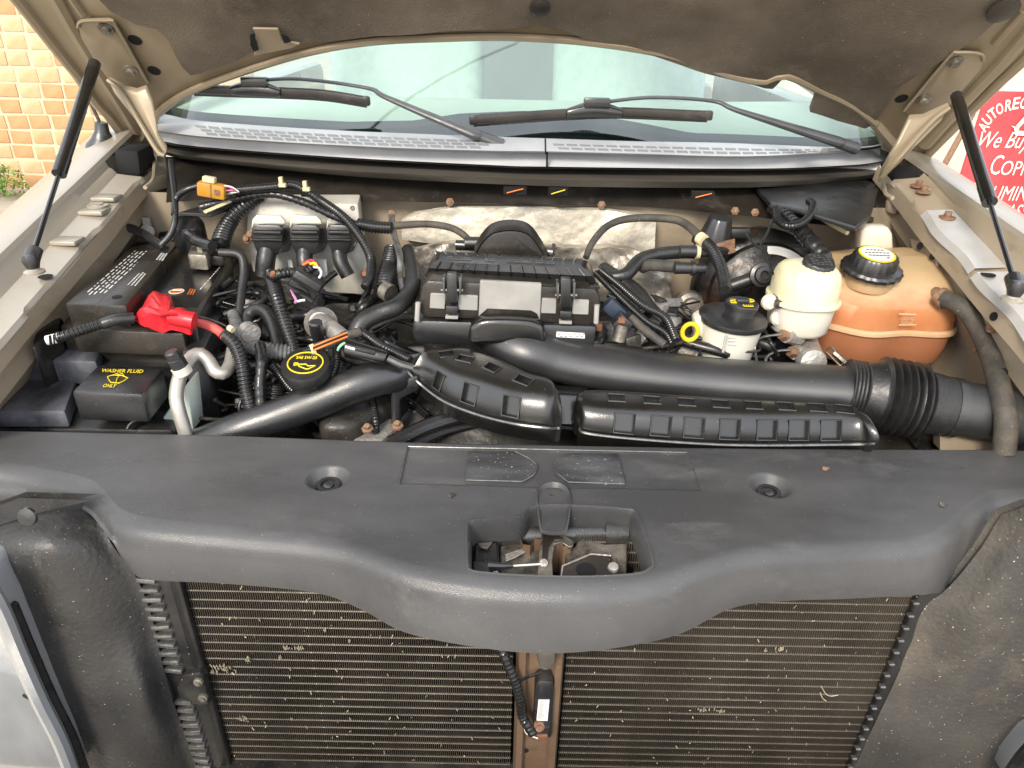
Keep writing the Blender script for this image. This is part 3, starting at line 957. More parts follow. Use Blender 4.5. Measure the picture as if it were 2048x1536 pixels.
# power line overhead, mirrored in the glass
cab_pts = []
for q in ((1180, 85), (880, 225)):
    gp = PP(*q, G0, GN)
    d = ray(*q).normalized()
    rv = d - GN * (2 * d.dot(GN))
    cab_pts.append(gp + rv * ((5.2 - gp.z) / rv.z))
cdir = (cab_pts[1] - cab_pts[0]).normalized()
oc_ = [cab_pts[0] + cdir * (t_ * 2.0) + Vector((0, 0, .0006 * (t_ * 2) ** 2)) for t_ in range(-14, 15)]
tag(obj('overhead_cable', B().tube(oc_, .012, 8), M_RUBBER), 'overhead power cable whose dark line is mirrored in the windscreen', 'cable')

# cab interior and roof
rows = [[Vector((x, y + .10 * (x / .8) ** 2, z)) for y, z in ((1.50, 1.33), (1.54, 1.385), (1.62, 1.405), (1.85, 1.42), (2.02, 1.41), (2.10, 1.36), (2.12, 1.15))] for x in [-.8 + .1 * i for i in range(17)]]
obj('dashboard', B().loft(rows, False, False), M_DASH, truck, 50)
wh = [Vector((.37 + .19 * math.cos(a), 2.30 + .07 * math.sin(a), 1.17 + .17 * math.sin(a))) for a in [2 * math.pi * i / 32 for i in range(33)]]
st = obj('steering_wheel', B().tube(wh, .016, 8), M_SEAT, truck)
obj('steering_column', B().tube([(.37, 2.3, 1.17), (.37, 2.05, 1.12)], .05, 12), M_PLASTIC, st)
for sx in (-.38, .38):
    s_ = obj('seat', B().box((sx, 2.62, 1.22), (.52, .16, .72), Matrix.Rotation(R(-12), 3, 'X')).bevel(.06, 3), M_SEAT, truck)
    obj('headrest', B().box((sx, 2.74, 1.66), (.28, .10, .18)).bevel(.04, 3), M_SEAT, s_)
obj('cab_rear_wall', B().box((0, 3.6, 1.1), (1.7, .04, .9)), M_DASH, truck)
obj('cab_floor', B().box((0, 2.6, .62), (1.7, 2.0, .04)), M_SEAT, truck)
for s_ in (-1, 1):
    obj('windscreen_pillar', B().tube([(s_ * .80, 1.56, 1.40), (s_ * .72, 2.22, 1.90), (s_ * .70, 2.5, 1.98)], .035, 8), M_PAINT, truck)
    obj('door', B().box((s_ * .93, 2.75, .95), (.1, 1.5, .86)).bevel(.03), M_PAINT, truck)
    obj('cab_pillar', B().tube([(s_ * .80, 3.55, 1.4), (s_ * .70, 3.5, 1.98)], .06, 8), M_PAINT, truck)
obj('cab_roof', B().box((0, 2.95, 1.995), (1.46, 1.45, .05)).bevel(.02), M_PAINT, truck)
# wheels carry it
for sx in (-.86, .86):
    for sy in (1.30, 4.6):
        w_ = obj('wheel', B().lathe([(.25, -.11), (.36, -.12), (.39, -.09), (.39, .09), (.36, .12), (.25, .11)], (sx, sy, .39), (1, 0, 0), 36), M_RUBBER, truck)
        obj('rim', B().lathe([(.01, -.08), (.24, -.09), (.245, .09), (.01, .08)], (sx, sy, .39), (1, 0, 0), 24), M_ALU, w_)
obj('cargo_bed', B().box((0, 4.6, .95), (1.9, 1.8, .7)).bevel(.04), M_PAINT, truck)
obj('chassis', B().box((0, 2.6, .50), (.9, 4.2, .14)), M_DARK, truck)
obj('bumper', B().box((0, .40, .55), (1.9, .16, .36)).bevel(.04), M_ALU, truck)

# antenna
an = thing('radio_antenna', 'black radio antenna mast in a rubber base on the far fender', 'antenna')
c = P(207, 290, x=-.86)
obj('antenna_base', B().lathe([(.036, -.012), (.032, 0), (.022, .012), (.014, .028), (.012, .045), (.004, .048)], c, (.15, 0, 1), 18), M_PLASTIC, an)
obj('mast', B().tube([c + Vector((.005, 0, .04)), c + Vector((-.012, 0, .11)), c + Vector((-.09, .02, .55))], .0035, 8), M_PLASTIC, an)

# ================================================================== FRONT: cover, radiator, latch, shields
CZ = 1.08
BACK = [(-120, 855), (0, 858), (400, 866), (800, 880), (1100, 887), (1500, 893), (2048, 897), (2190, 899)]
FRONT = [(-120, 940), (0, 945), (90, 962), (165, 983), (200, 1018), (225, 1045), (290, 1063), (500, 1083), (640, 1098), (720, 1120), (830, 1160), (1000, 1185), (1200, 1190), (1330, 1170), (1440, 1130), (1540, 1110), (1700, 1103),
         (1850, 1094), (1915, 1062), (1985, 1008), (2048, 998), (2190, 992)]
LIP = [(-120, 985), (0, 1000), (105, 984), (180, 998), (212, 1040), (235, 1095), (262, 1137), (300, 1157), (450, 1165), (630, 1183), (720, 1215), (820, 1265), (1000, 1298), (1130, 1303), (1250, 1290), (1360, 1265), (1460, 1215),
       (1560, 1200), (1700, 1195), (1860, 1185), (1905, 1172), (1945, 1110), (1985, 1035), (2048, 1013), (2190, 1005)]
bk = [P(*q, z=CZ) for q in smc(BACK)]
fr_ = [P(*q, z=CZ) for q in smc(FRONT)]
fx, fy = [p.x for p in fr_], [p.y for p in fr_]
lip = []
for q in smc(LIP):
    p = P(*q, y=.62)
    for _ in range(8):
        p = P(*q, y=interp(p.x, fx, fy) - .004)
    lip.append(p)
lip.sort(key=lambda p: p.x)
lx, lz = [p.x for p in lip], [p.z for p in lip]
bx_, by_ = [p.x for p in bk], [p.y for p in bk]
HOLE = polyline([(937, 1128), (936, 1062), (948, 1042), (1034, 1035), (1062, 1016), (1086, 1012), (1140, 1012), (1248, 1019), (1274, 1034), (1301, 1118), (1296, 1138), (1262, 1149), (1150, 1154), (1020, 1150), (946, 1142), (937, 1128)], 4)[:-1]
hole_w = [P(*q, z=CZ) for q in HOLE]


def inside(p, poly):
    r = False
    for a, b_ in zip(poly, poly[1:] + poly[:1]):
        if (a.y > p.y) != (b_.y > p.y) and p.x < (b_.x - a.x) * (p.y - a.y) / (b_.y - a.y) + a.x:
            r = not r
    return r


screws = [P(655, 955, z=CZ), P(1541, 970, z=CZ)]
pad = P(1104, 1002, z=CZ)
panel = [P(*q, z=CZ) for q in ((816, 893), (1374, 905), (1402, 980), (798, 966))]
sticker = [P(*q, z=CZ) for q in ((937, 902), (1236, 905), (1252, 968), (930, 960))]


def cover_z(p):
    z = CZ + .0022 * noise.noise(Vector((p.x * 3, p.y * 4, 1)))
    for c in screws:
        d = math.hypot(p.x - c.x, (p.y - c.y))
        z -= .015 * (1 - min(1, max(0, (d - .017) / .011)))
    if inside(p, panel):
        z -= .0022
    return z


NC, NR = 520, 92
rows = []
for i in range(NC + 1):
    x = bx_[0] + (bx_[-1] - bx_[0]) * i / NC
    yb, yf, zl = interp(x, bx_, by_), interp(x, fx, fy), min(CZ - .022, interp(x, lx, lz))
    yl = yf - .004
    r = [Vector((x, yb + .002, CZ - .05)), Vector((x, yb + .001, CZ - .01)), Vector((x, yb - .004, CZ - .001))]
    for k in range(NR + 1):
        p = Vector((x, yb - .007 + (yf + .030 - yb) * k / NR, CZ))
        p.z = cover_z(p)
        r.append(p)
    for a in (18, 36, 54, 72, 88):
        r.append(Vector((x, yf + .024 - .026 * math.sin(R(a)), CZ - .024 * (1 - math.cos(R(a))))))
    z0 = r[-1].z
    for k in range(1, 8):
        r.append(Vector((x, yf - .002 + (yl - yf) * k / 7 - .003 * math.sin(math.pi * k / 7), z0 + (min(z0 - .004, zl) - z0) * k / 7)))
    r.append(r[-1] + Vector((0, .004, 0)))
    rows.append(r)
cb = B().loft(rows, False, False)
dead = [f for f in cb.bm.faces if inside(f.calc_center_median(), hole_w) and f.calc_center_median().z > CZ - .03]
bmesh.ops.delete(cb.bm, geom=dead, context='FACES')
cover = thing('radiator_cover', 'long scuffed black plastic cover over the radiator support with a latch opening', 'cover')
obj('cover_panel', cb, M_COVER, cover, 50)
hc = sum(hole_w, Vector()) / len(hole_w)
rings = [[hc + (p - hc) * k + Vector((0, 0, dz)) for p in hole_w] for k, dz in ((1.035, -.0015), (1.03, .0016), (1.005, .0022), (.985, -.001), (.968, -.010), (.955, -.034))]
obj('latch_opening_rim', B().loft(rings, True, False), M_COVER, cover, 60)
for c in screws:
    obj('push_pin', B().lathe([(.0165, 0), (.0155, .004), (.0105, .0045), (.010, .001), (.007, .0005), (.0065, .003), (.003, .005), (.0003, .005)], c + Vector((0, 0, -.0148)), (0, -.1, 1), 24), M_PLASTIC, cover)
tong = polyline([(1074, 1000), (1078, 982), (1090, 972), (1106, 969), (1124, 973), (1136, 984), (1140, 1004), (1134, 1038), (1124, 1047), (1092, 1046), (1082, 1037), (1074, 1000)], 4)[:-1]
tc_ = P(1106, 1004, z=CZ)
tw = [P(*q, z=CZ + .001) for q in tong]
obj('latch_pad', B().loft([[tc_ + (p - tc_) * k_ + Vector((0, 0, dz_ - .012 * max(0, (tc_.y - p.y) / .03) * (1 if k_ < 1.1 else .6))) for p in tw] for k_, dz_ in ((1.10, -.004), (1.08, .003), (1.0, .0045), (.90, .0), (.84, -.006), (.5, -.007), (.05, -.007))], True, True), M_COVER, cover, 60)
obj('pad_bolt', B().lathe([(.0135, -.003), (.013, .002), (.010, .003), (.009, -.001), (.005, .002), (.0003, .003)], P(1101, 1006, z=CZ - .0055), (0, -.3, 1), 24), M_GLOSSBLK, cover)
pc = sum(panel, Vector()) / 4
obj('panel_outline', B().tube([p + Vector((0, 0, .0001)) for p in panel[:1] + panel[3:]], .0009, 5).tube([panel[0] , panel[1], panel[2]], .0009, 5), M_TAB, cover)
M_STICK = mat('worn sticker film', (0.030, 0.030, 0.032), (0.075, 0.075, 0.078), 14, 0.30, 0.15, speck=0.9, speck_col=(.35, .35, .36), speck_scale=260, stretch=(.5, 2, 1))
st_z = CZ - .0022 + .0022
for poly in ([(937, 902), (1030, 903), (1062, 918), (1076, 932), (1068, 950), (1045, 963), (932, 960)], [(1138, 906), (1236, 907), (1252, 968), (1136, 964), (1112, 945), (1106, 930), (1118, 914)]):
    obj('worn_sticker', B().prism([P(*q, z=CZ + .0003) for q in poly], (0, 0, -.003)), M_STICK, cover)
    pts = [P(*q, z=CZ + .0006) for q in poly[1:]]
    obj('sticker_edge', B().tube(resample(pts, .008)[0], .0006, 4), M_TAB, cover)
# dry leaf crumbs
for (q, m_) in (((1652, 937), M_RUST), ((1888, 1008), M_ZINC), ((903, 990), M_ZINC)):
    c = P(*q, z=CZ + .0025)
    o = obj('leaf_crumb', B().prism([c + Vector(v) for v in ((-.006, -.002, 0), (-.001, -.004, 0), (.006, .001, .001), (.002, .004, 0), (-.004, .003, .001))], (0, 0, -.0012)), m_)
    tag(o, ['orange dry leaf crumb lying on the black cover', 'pale leaf crumb lying on the black cover near the round mark', 'small grey leaf crumb lying left of the latch pad on the cover'][[1652, 1888, 903].index(q[0])], 'leaf crumb')

# radiator
RY = .705
rad = thing('radiator', 'dirty radiator core with rows of bronze tubes and black end tanks', 'radiator')
X0, X1, XB0, XB1 = -.435, .545, .014, .082
zs = [1.035 - i * .0166 for i in range(38)]
M_TUBE2 = M_TUBE
rnd = random.Random(3)
for xa, xb in ((X0, XB0 - .004), (XB1 + .004, X1)):
    b = B()
    n = int((xb - xa) / .0031)
    for i in range(n):
        x = xa + (xb - xa) * (i + .5) / n
        b.box((x, RY + .012, .72), (.0011, .022, .65))
    b.box(((xa + xb) / 2, RY + .026, .72), (xb - xa, .004, .65))
    o = obj('fin_pack', b, M_CORE, rad)
    o['kind'] = 'stuff'
    me = B().tube([(xa, 0, 0), (xa + (xb - xa) * .5, 0, 0), (xb, 0, 0)], .0021, 6, flat=.8).mesh('core_tube')
    me.materials.append(M_TUBE)
    for z in zs:
        o = bpy.data.objects.new('core_tube', me)
        COL.objects.link(o)
        o.location = (0, RY + .0030, z)
        o.parent = rad
lt = obj('end_tank', B().box((-.466, RY + .015, .72), (.060, .05, .68)).box((-.443, RY - .004, .72), (.018, .012, .68)).bevel(.004), M_TANK, rad)
rt = obj('end_tank', B().box((.566, RY + .015, .68), (.044, .05, .60)).box((.550, RY - .003, .70), (.014, .012, .64)).bevel(.003), M_TANK, rad)
tab_me = B().box((0, 0, 0), (.026, .012, .0085)).bevel(.0025, 2).mesh('crimp_tab')
tab_me.materials.append(M_TAB)
for i in range(30):
    z = 1.02 - i * .0172
    if 14 <= i <= 16:
        continue
    o = bpy.data.objects.new('crimp_tab', tab_me)
    COL.objects.link(o)
    o.location = (-.475, RY - .012, z)
    o.rotation_euler = (R(rnd.uniform(-8, 8)), R(rnd.uniform(-5, 5)), R(rnd.uniform(-6, 6)))
    o.parent = rad
tab2 = B().box((0, 0, 0), (.008, .008, .004)).bevel(.001, 1).mesh('crimp_tab')
tab2.materials.append(M_TAB)
for i in range(20):
    o = bpy.data.objects.new('crimp_tab', tab2)
    COL.objects.link(o)
    o.location = (.5425, RY - .0095, 1.00 - i * .0235)
    o.parent = rad
br = obj('tank_bracket', B().wall([(362, 1352), (398, 1345), (408, 1352), (418, 1410), (395, 1412), (358, 1398), (352, 1378)], RY - .020, .02).bevel(.004), M_TANK, rad)
for q in ((398, 1362), (407, 1393)):
    obj('bracket_bolt', B().lathe([(.0075, 0), (.007, .004), (.004, .005), (.0035, .007), (.0003, .007)], P(*q, y=RY - .020), (0, -1, .1), 8), M_ZINC, br)
# fluff and bent fins caught on the core
M_FLUFF = mat('bent pale fins', (.55, .48, .36), (.38, .32, .23), 90, .6, metal=.2)
bits = [(447, 1338, 26), (432, 1345, 10), (600, 1298, 14), (575, 1296, 9), (495, 1322, 7), (488, 1440, 18), (497, 1316, 5), (560, 1318, 6), (1560, 1300, 14), (1530, 1302, 6), (1405, 1420, 12), (1440, 1425, 10), (585, 1440, 3), (650, 1262, 4), (700, 1285, 4)]
for px_, py_, w_ in bits:
    c = P(px_, py_, y=RY - .003)
    k = pxm(c)
    b = B()
    for i in range(int(w_ * 1.1)):
        q = c + Vector((rnd.gauss(0, w_ * k * .42), rnd.uniform(-.002, .001), rnd.gauss(0, w_ * k * .2)))
        b.tube([q, q + Vector((rnd.uniform(-.0015, .0015), -.001, rnd.uniform(.003, .008)))], .0006, 4)
    obj('bent_fin_patch', b, M_FLUFF, rad)
b = B()
for i in range(230):
    xx = rnd.uniform(X0, X1)
    if XB0 - .01 < xx < XB1 + .01:
        continue
    q = Vector((xx, RY - .003, rnd.uniform(.55, 1.0)))
    b.tube([q, q + Vector((rnd.uniform(-.003, .003), -.001, rnd.uniform(-.007, .007)))], rnd.uniform(.0003, .0008), 4)
o = obj('caught_grass_seed', b, M_FLUFF, rad)
o['kind'] = 'stuff'
for pth in ([(1642, 1372), (1652, 1388), (1662, 1392), (1676, 1390)], [(1640, 1385), (1645, 1396), (1652, 1402)]):
    obj('grass_stem', B().tube(smooth_path([P(*q, y=RY - .004) for q in pth], 5), .0007, 5), M_FLUFF, rad)

# centre brace with its sensor
brace = thing('radiator_brace', 'brown upright steel brace standing in front of the radiator core', 'brace')
xs_ = [(XB0, .000), (XB0 + .004, -.016), (XB0 + .013, -.018), (XB0 + .018, -.006), (XB1 - .018, -.006), (XB1 - .013, -.018), (XB1 - .004, -.016), (XB1, .0)]
obj('channel', B().loft([[Vector((x, RY - .006 + dy, z)) for x, dy in xs_] for z in (.40, .6, .8, 1.05)], False, False), M_BRACE, brace, 30)
c = P(1050, 1500, y=RY - .012)
obj('brace_hole', B().lathe([(.006, 0), (.006, .001), (.0004, .0011)], c, (0, -1, 0), 14), M_HOLE, brace)
obj('pressed_boss', B().lathe([(.022, -.004), (.018, .003), (.010, .005), (.0005, .005)], c + Vector((.006, .004, .012)), (0, -1, 0), 18), M_BRACE, brace)
sens = thing('impact_sensor', 'black crash sensor with a white barcode label bolted to the brown brace', 'sensor')
SYY = RY - .034
obj('sensor_body', B().wall([(1070, 1372), (1078, 1362), (1106, 1364), (1108, 1390), (1103, 1478), (1066, 1474)], SYY, .028).bevel(.004), M_PLASTIC, sens)
obj('sensor_label', B().wall([(1077, 1400), (1099, 1400), (1095, 1442), (1073, 1441)], SYY - .0008, .002), M_WHITE, sens)
b = B()
for i in range(9):
    a, b_ = P(1079 - i * .5, 1404 + i * 4, y=SYY - .0014), P(1089 - i * .5 + rnd.uniform(-3, 3), 1404 + i * 4, y=SYY - .0014)
    b.tube([a, b_], .0006, 4)
obj('label_print', b, M_PLASTIC, sens)
obj('sensor_bolt', B().lathe([(.0085, 0), (.008, .005), (.006, .006), (.005, .009), (.0003, .009)], P(1078, 1450, y=SYY - .001), (0, -1, .3), 10), M_RUST, sens)
obj('sensor_plug', B().wall([(1068, 1456), (1102, 1455), (1098, 1473), (1066, 1472)], SYY - .006, .02).bevel(.003), M_PLASTIC, sens)
obj('plug_tab', B().wall([(1072, 1472), (1096, 1471), (1096, 1478), (1074, 1479)], SYY - .008, .012).bevel(.002), M_COPPER, sens)
tail = thing('plug_connector', 'grey wire plug hanging below the cover in front of the brace', 'connector')
obj('plug_body', B().wall([(1072, 1290), (1113, 1292), (1112, 1325), (1098, 1345), (1080, 1343), (1074, 1322)], RY - .05, .03).bevel(.006), M_COWLD, tail)
wl = thing('sensor_wiring', 'taped black wiring dangling from the cover down to the crash sensor', 'wiring')
b = B()
pth = smooth_path([P(1000, 1285, y=RY - .02), P(1012, 1320, y=RY - .03), P(1030, 1362, y=RY - .035), P(1040, 1400, y=RY - .035), P(1044, 1430, y=RY - .035), P(1054, 1450, y=RY - .04), P(1066, 1468, y=RY - .045)], 10)
rp_, L_ = resample(pth, .0022)
obj('taped_loom', B().tube(rp_, lambda t, l: .0068 + .0006 * math.sin(l * 900), 10), M_LOOM, wl)
obj('branch_wire', B().tube(smooth_path([P(1040, 1362, y=RY - .04), P(1060, 1352, y=RY - .05), P(1084, 1345, y=RY - .05)], 6), .0022, 6), M_LOOM, wl)
obj('bare_wire', B().tube(smooth_path([P(1048, 1456, y=RY - .04), P(1054, 1468, y=RY - .04), P(1076, 1477, y=RY - .045)], 6), .001, 5), M_WIRE_W, wl)

# hood latch seen through the opening
LZ = 1.045
lat = thing('hood_latch', 'greasy metal hood latch inside the opening of the black cover', 'latch')


def lp(pts, z, dz, m_, name, bev=.0015):
    return obj(name, B().slab(pts, z, dz).bevel(bev, 1), m_, lat)


lp([(900, 1010), (1275, 1000), (1265, 1190), (890, 1190)], LZ - .05, .004, M_DARK, 'backing_plate')
obj('cross_tube', B().tube([P(945, 1074, z=LZ - .01), P(1262, 1066, z=LZ - .01)], .0155, 16), M_PLASTIC, lat)
obj('tube_collar', B().tube([P(950, 1074, z=LZ - .01), P(1000, 1073, z=LZ - .01)], .0175, 16), M_RUBBER, lat)
obj('tube_collar', B().tube([P(1208, 1066, z=LZ - .008), P(1252, 1066, z=LZ - .008)], .021, 16), M_RUBBER, lat)
lp([(1000, 1092), (1052, 1075), (1062, 1080), (1068, 1100), (1095, 1100), (1090, 1160), (1000, 1160)], LZ - .012, .003, M_ZINC, 'latch_plate')
lp([(1010, 1108), (1056, 1092), (1062, 1096), (1030, 1115), (1012, 1122)], LZ - .006, .002, M_ALU, 'bent_edge', .0005)
lp([(1085, 1048), (1092, 1044), (1100, 1048), (1148, 1082), (1146, 1092), (1138, 1094), (1122, 1084), (1108, 1088), (1104, 1120), (1106, 1160), (1074, 1160), (1078, 1110)], LZ + .004, .005, M_ZINC, 'release_lever', .001)
lp([(1086, 1058), (1098, 1056), (1132, 1080), (1110, 1078), (1098, 1095), (1094, 1130), (1084, 1130)], LZ + .005, .002, M_BROWNBLK, 'lever_recess', .0005)
lp([(1158, 1078), (1168, 1075), (1210, 1088), (1255, 1086), (1252, 1165), (1130, 1165), (1130, 1108), (1150, 1092)], LZ - .008, .003, M_ZINC, 'latch_plate')
lp([(1124, 1132), (1182, 1107), (1222, 1110), (1224, 1165), (1120, 1165)], LZ + .001, .003, M_BROWNBLK, 'front_plate')
obj('plate_edge', B().tube([P(*q, z=LZ + .002) for q in ((1122, 1160), (1125, 1132), (1182, 1108), (1222, 1111))], .0013, 6), M_ALU, lat)
obj('rivet', B().lathe([(.007, 0), (.006, .004), (.0005, .005)], P(1226, 1136, z=LZ + .001), (0, -.3, 1), 14), M_ALU, lat)
obj('plate_hole', B().lathe([(.012, 0), (.012, .001), (.0005, .001)], P(1172, 1140, z=LZ + .0012), (0, 0, 1), 18), M_HOLE, lat)
obj('lever_pin', B().lathe([(.006, 0), (.005, .006), (.0005, .007)], P(1087, 1129, z=LZ + .005), (0, -.5, 1), 12), M_ALU, lat)
obj('release_cable', B().tube([P(1022, 1132, z=LZ + .004), P(1084, 1128, z=LZ + .010)], .0012, 6), M_WIRE_W, lat)
lp([(948, 1088), (996, 1082), (998, 1104), (1000, 1146), (946, 1140)], LZ + .0, .02, M_PLASTIC, 'switch_body', .003)
lp([(945, 1120), (980, 1124), (980, 1146), (946, 1142)], LZ + .008, .012, M_RUBBER, 'switch_plug', .002)
obj('cable_end', B().tube([P(976, 1132, z=LZ + .004), P(1004, 1133, z=LZ + .004), P(1026, 1132, z=LZ + .004)], lambda t, l: .0068 - .004 * t, 10), M_PLASTIC, lat)
lp([(955, 1086), (985, 1083), (975, 1096), (962, 1094)], LZ + .006, .003, M_COWLD, 'torn_clip', .0005)

# splash shields beside the radiator


def shield(left, right, yl, yr, m_, name, label, bulge):
    n, k = 44, 34
    ls, rs = smooth_path([Vector((a, b_, 0)) for a, b_ in left], 12), smooth_path([Vector((a, b_, 0)) for a, b_ in right], 12)
    ls, rs = resample(ls, 1)[0], resample(rs, 1)[0]
    rws = []
    for i in range(n + 1):
        a, b_ = ls[int(i / n * (len(ls) - 1))], rs[int(i / n * (len(rs) - 1))]
        r_ = []
        for j in range(k + 1):
            u = j / k
            q = a.lerp(b_, u)
            y = yl + (yr - yl) * u - bulge(u, i / n)
            p = P(q.x, q.y, y=y)
            p.y += .003 * noise.noise(p * 6) + .0006 * noise.noise(p * 34)
            r_.append(p)
        rws.append(r_)
    back = [[p + Vector((0, .012, 0)) for p in r_] for r_ in rws]
    b = B().loft(rws, False, False).loft(back, False, False)
    o = obj(name, b, m_, None, 60)
    tag(o, label, 'splash shield')
    return o


def bulge_l(u, v):
    return .03 * math.sin(math.pi * min(1, u * 1.05)) * (.6 + .4 * v) + .05 * math.exp(-((v) / .10) ** 2) * -1 + .02 * math.exp(-((u - .8) ** 2 + (v - .7) ** 2) / .02)


def bulge_r(u, v):
    return .016 * math.exp(-((u - .45 - (.5 - v) * .35) / .26) ** 2) * math.exp(-((v - .45) / .26) ** 2)


shield([(-60, 1040), (0, 1008), (60, 990), (100, 983)][:1] + [(-30, 1060), (-5, 1140), (18, 1210), (45, 1290), (80, 1380), (160, 1560)], [(182, 996), (222, 1085), (270, 1150), (302, 1230), (326, 1330), (360, 1440), (402, 1560)], .66, .690, M_SHIELD,
       'splash_shield', 'black felt splash shield flecked with dirt between headlamp and radiator tank', bulge_l)
shield([(-60, 1040), (-20, 1018), (40, 996)], [(-30, 1062), (60, 1030), (186, 1000)], .69, .69, M_SHIELD, 'splash_shield', 'top flap of black felt splash shield tucked under the radiator cover', lambda u, v: 0.0)
pn = P(70, 1025, y=.672)
shield([(2004, 1030), (1958, 1100), (1892, 1178), (1838, 1228), (1802, 1335), (1752, 1440), (1697, 1560)], [(2080, 1005), (2090, 1100), (2095, 1200), (2095, 1300), (2095, 1400), (2070, 1470), (1990, 1560)], .695, .66, M_SHIELD2,
       'splash_shield', 'dusty brown felt splash shield beside the bare radiator end', bulge_r)
obj_p = tag(obj('push_pin', B().lathe([(.012, 0), (.011, .003), (.006, .004), (.0005, .0045)], pn + Vector((0, -.012, .004)), (0, -1, .3), 18), M_PLASTIC), 'round black push pin in the corner of the felt splash shield', 'push pin')

# headlamps
for side, pts, rim_ in ((-1, [(-140, 1150), (-40, 1150), (0, 1215), (40, 1310), (80, 1400), (120, 1480), (150, 1560), (-140, 1560)], [(-40, 1150), (0, 1215), (40, 1310), (80, 1400), (120, 1480), (150, 1560)]),
                        (1, [(2160, 1450), (2082, 1510), (2045, 1555), (2025, 1590), (2160, 1590)], [(2130, 1440), (2066, 1495), (2030, 1540), (2008, 1580)])):
    h_ = thing('headlamp', 'clear %s headlamp with chrome inner and dark rim' % ('wide' if side < 0 else 'narrow sliver of a'), 'headlamp')
    h_['label'] = 'clear headlamp beside the %s splash shield' % ('black' if side < 0 else 'dusty brown')
    obj('lens', B().prism([P(*q, y=.615) for q in pts], (0, .06, 0)).bevel(.01, 3), M_CLEAR, h_)
    obj('lens_rim', B().tube(smooth_path([P(*q, y=.612) for q in rim_], 6), .010, 8), M_CLEAR if side < 0 else M_TANK, h_)
    if side < 0:
        obj('lamp_bracket', B().tube(smooth_path([P(q[0] + 22, q[1] - 4, y=.628) for q in rim_[1:]], 6), .008, 8), M_TANK, h_)
        obj('bracket_eye', B().lathe([(.012, 0), (.012, .006), (.006, .007), (.005, .002)], P(64, 1378, y=.622), (0, -1, .2), 16), M_TANK, h_)
        obj('screw_boss', B().wall([(40, 1335), (58, 1330), (75, 1365), (88, 1405), (76, 1418), (58, 1395)], .618, .02).bevel(.004), M_TANK, h_)

# ================================================================== ENGINE BAY


def hosepath(pts):
    return smooth_path([Q(*q) for q in pts], 10)


def hose_mesh(pts, w, corr=None, n=12, tape=0.0, flat=None):
    path = hosepath(pts)
    k = sum(pxm(p) for p in path) / len(path) / 2
    w0, w1 = (w if isinstance(w, tuple) else (w, w))
    if corr:
        path = resample(path, corr / 4)[0]
        f = lambda t, l: (w0 + (w1 - w0) * t) * k * (1 + .085 * (1 if math.sin(l / corr * 2 * math.pi) > 0 else -1))
    elif tape:
        path = resample(path, tape / 4)[0]
        f = lambda t, l: (w0 + (w1 - w0) * t) * k * (1 + .05 * math.sin(l / tape * 2 * math.pi) + .04 * math.sin(l * 190))
    else:
        path = resample(path, .006)[0]
        f = lambda t, l: (w0 + (w1 - w0) * t) * k
    return B().tube(path, f, n, flat)


def hose(name, label, cat, pts, w, m, corr=None, tape=0.0, group=None, flat=None, n=12):
    o = obj(name, hose_mesh(pts, w, corr, n, tape, flat), m, None, 60)
    return tag(o, label, cat, group)


# --- dark mass of the engine below everything
eng = thing('engine', 'dark oily engine block and front covers deep in the bay', 'engine')
rows = []
for i in range(70):
    x = -.72 + 1.44 * i / 69
    r_ = []
    for j in range(36):
        y = .90 + .56 * j / 35
        z = .985 + .10 * (y - .9) / .5 + .035 * noise.noise(Vector((x * 9, y * 9, 2))) + .02 * noise.noise(Vector((x * 24, y * 24, 5)))
        if abs(x) < .26:
            z += .05 * min(1, (y - .9) * 6)
        r_.append(Vector((x, y, z)))
    rows.append(r_)
obj('block', B().loft(rows, False, False), M_DARK, eng, 40)
obj('fan_shroud', B().tube(smooth_path([P(780, 888, z=1.045), P(860, 850, z=1.055), P(960, 825, z=1.06), P(1080, 822, z=1.06), P(1180, 850, z=1.05)], 8), .012, 8).tube(smooth_path([P(820, 895, z=1.035), P(900, 860, z=1.04), P(1000, 846, z=1.04), P(1160, 856, z=1.04)], 8), .006, 8), M_PLASTIC, eng)
obj('valve_cover', B().slab([(600, 690), (760, 640), (830, 700), (840, 770), (700, 850), (640, 850)], 1.075, .05).bevel(.015, 3), M_DARK, eng)
obj('valve_cover', B().slab([(1190, 690), (1290, 690), (1420, 700), (1430, 740), (1250, 745)], 1.10, .05).bevel(.012, 3), M_PLASTIC, eng)
obj('timing_cover', B().slab([(690, 800), (760, 790), (800, 850), (760, 885), (640, 885)], 1.045, .03).bevel(.01, 2), M_ALU, eng)
for q in ((795, 852), (735, 740), (735, 858)):
    obj('flange_bolt', B().lathe([(.010, 0), (.009, .003), (.0055, .004), (.005, .009), (.001, .009)], P(*q, z=1.062), (0, -.4, 1), 6), M_RUST, eng)
rn = random.Random(11)
for i in range(120):
    px_, py_ = rn.uniform(420, 820), rn.uniform(540, 840)
    if i > 78:
        px_, py_ = rn.uniform(1190, 1560), rn.uniform(600, 735)
    a = [Q(px_ + rn.uniform(-10, 10) + k * rn.uniform(-38, 38), py_ + k * rn.uniform(5, 30), .025 + rn.uniform(0, .06)) for k in range(4)]
    obj('hidden_cable', B().tube(smooth_path(a, 6), rn.choice((.002, .003, .004, .006, .009)), 7), rn.choice([M_LOOM, M_RUBBER, M_DARK, M_LOOM, M_GREYHOSE, M_PLASTIC]), eng, 60)
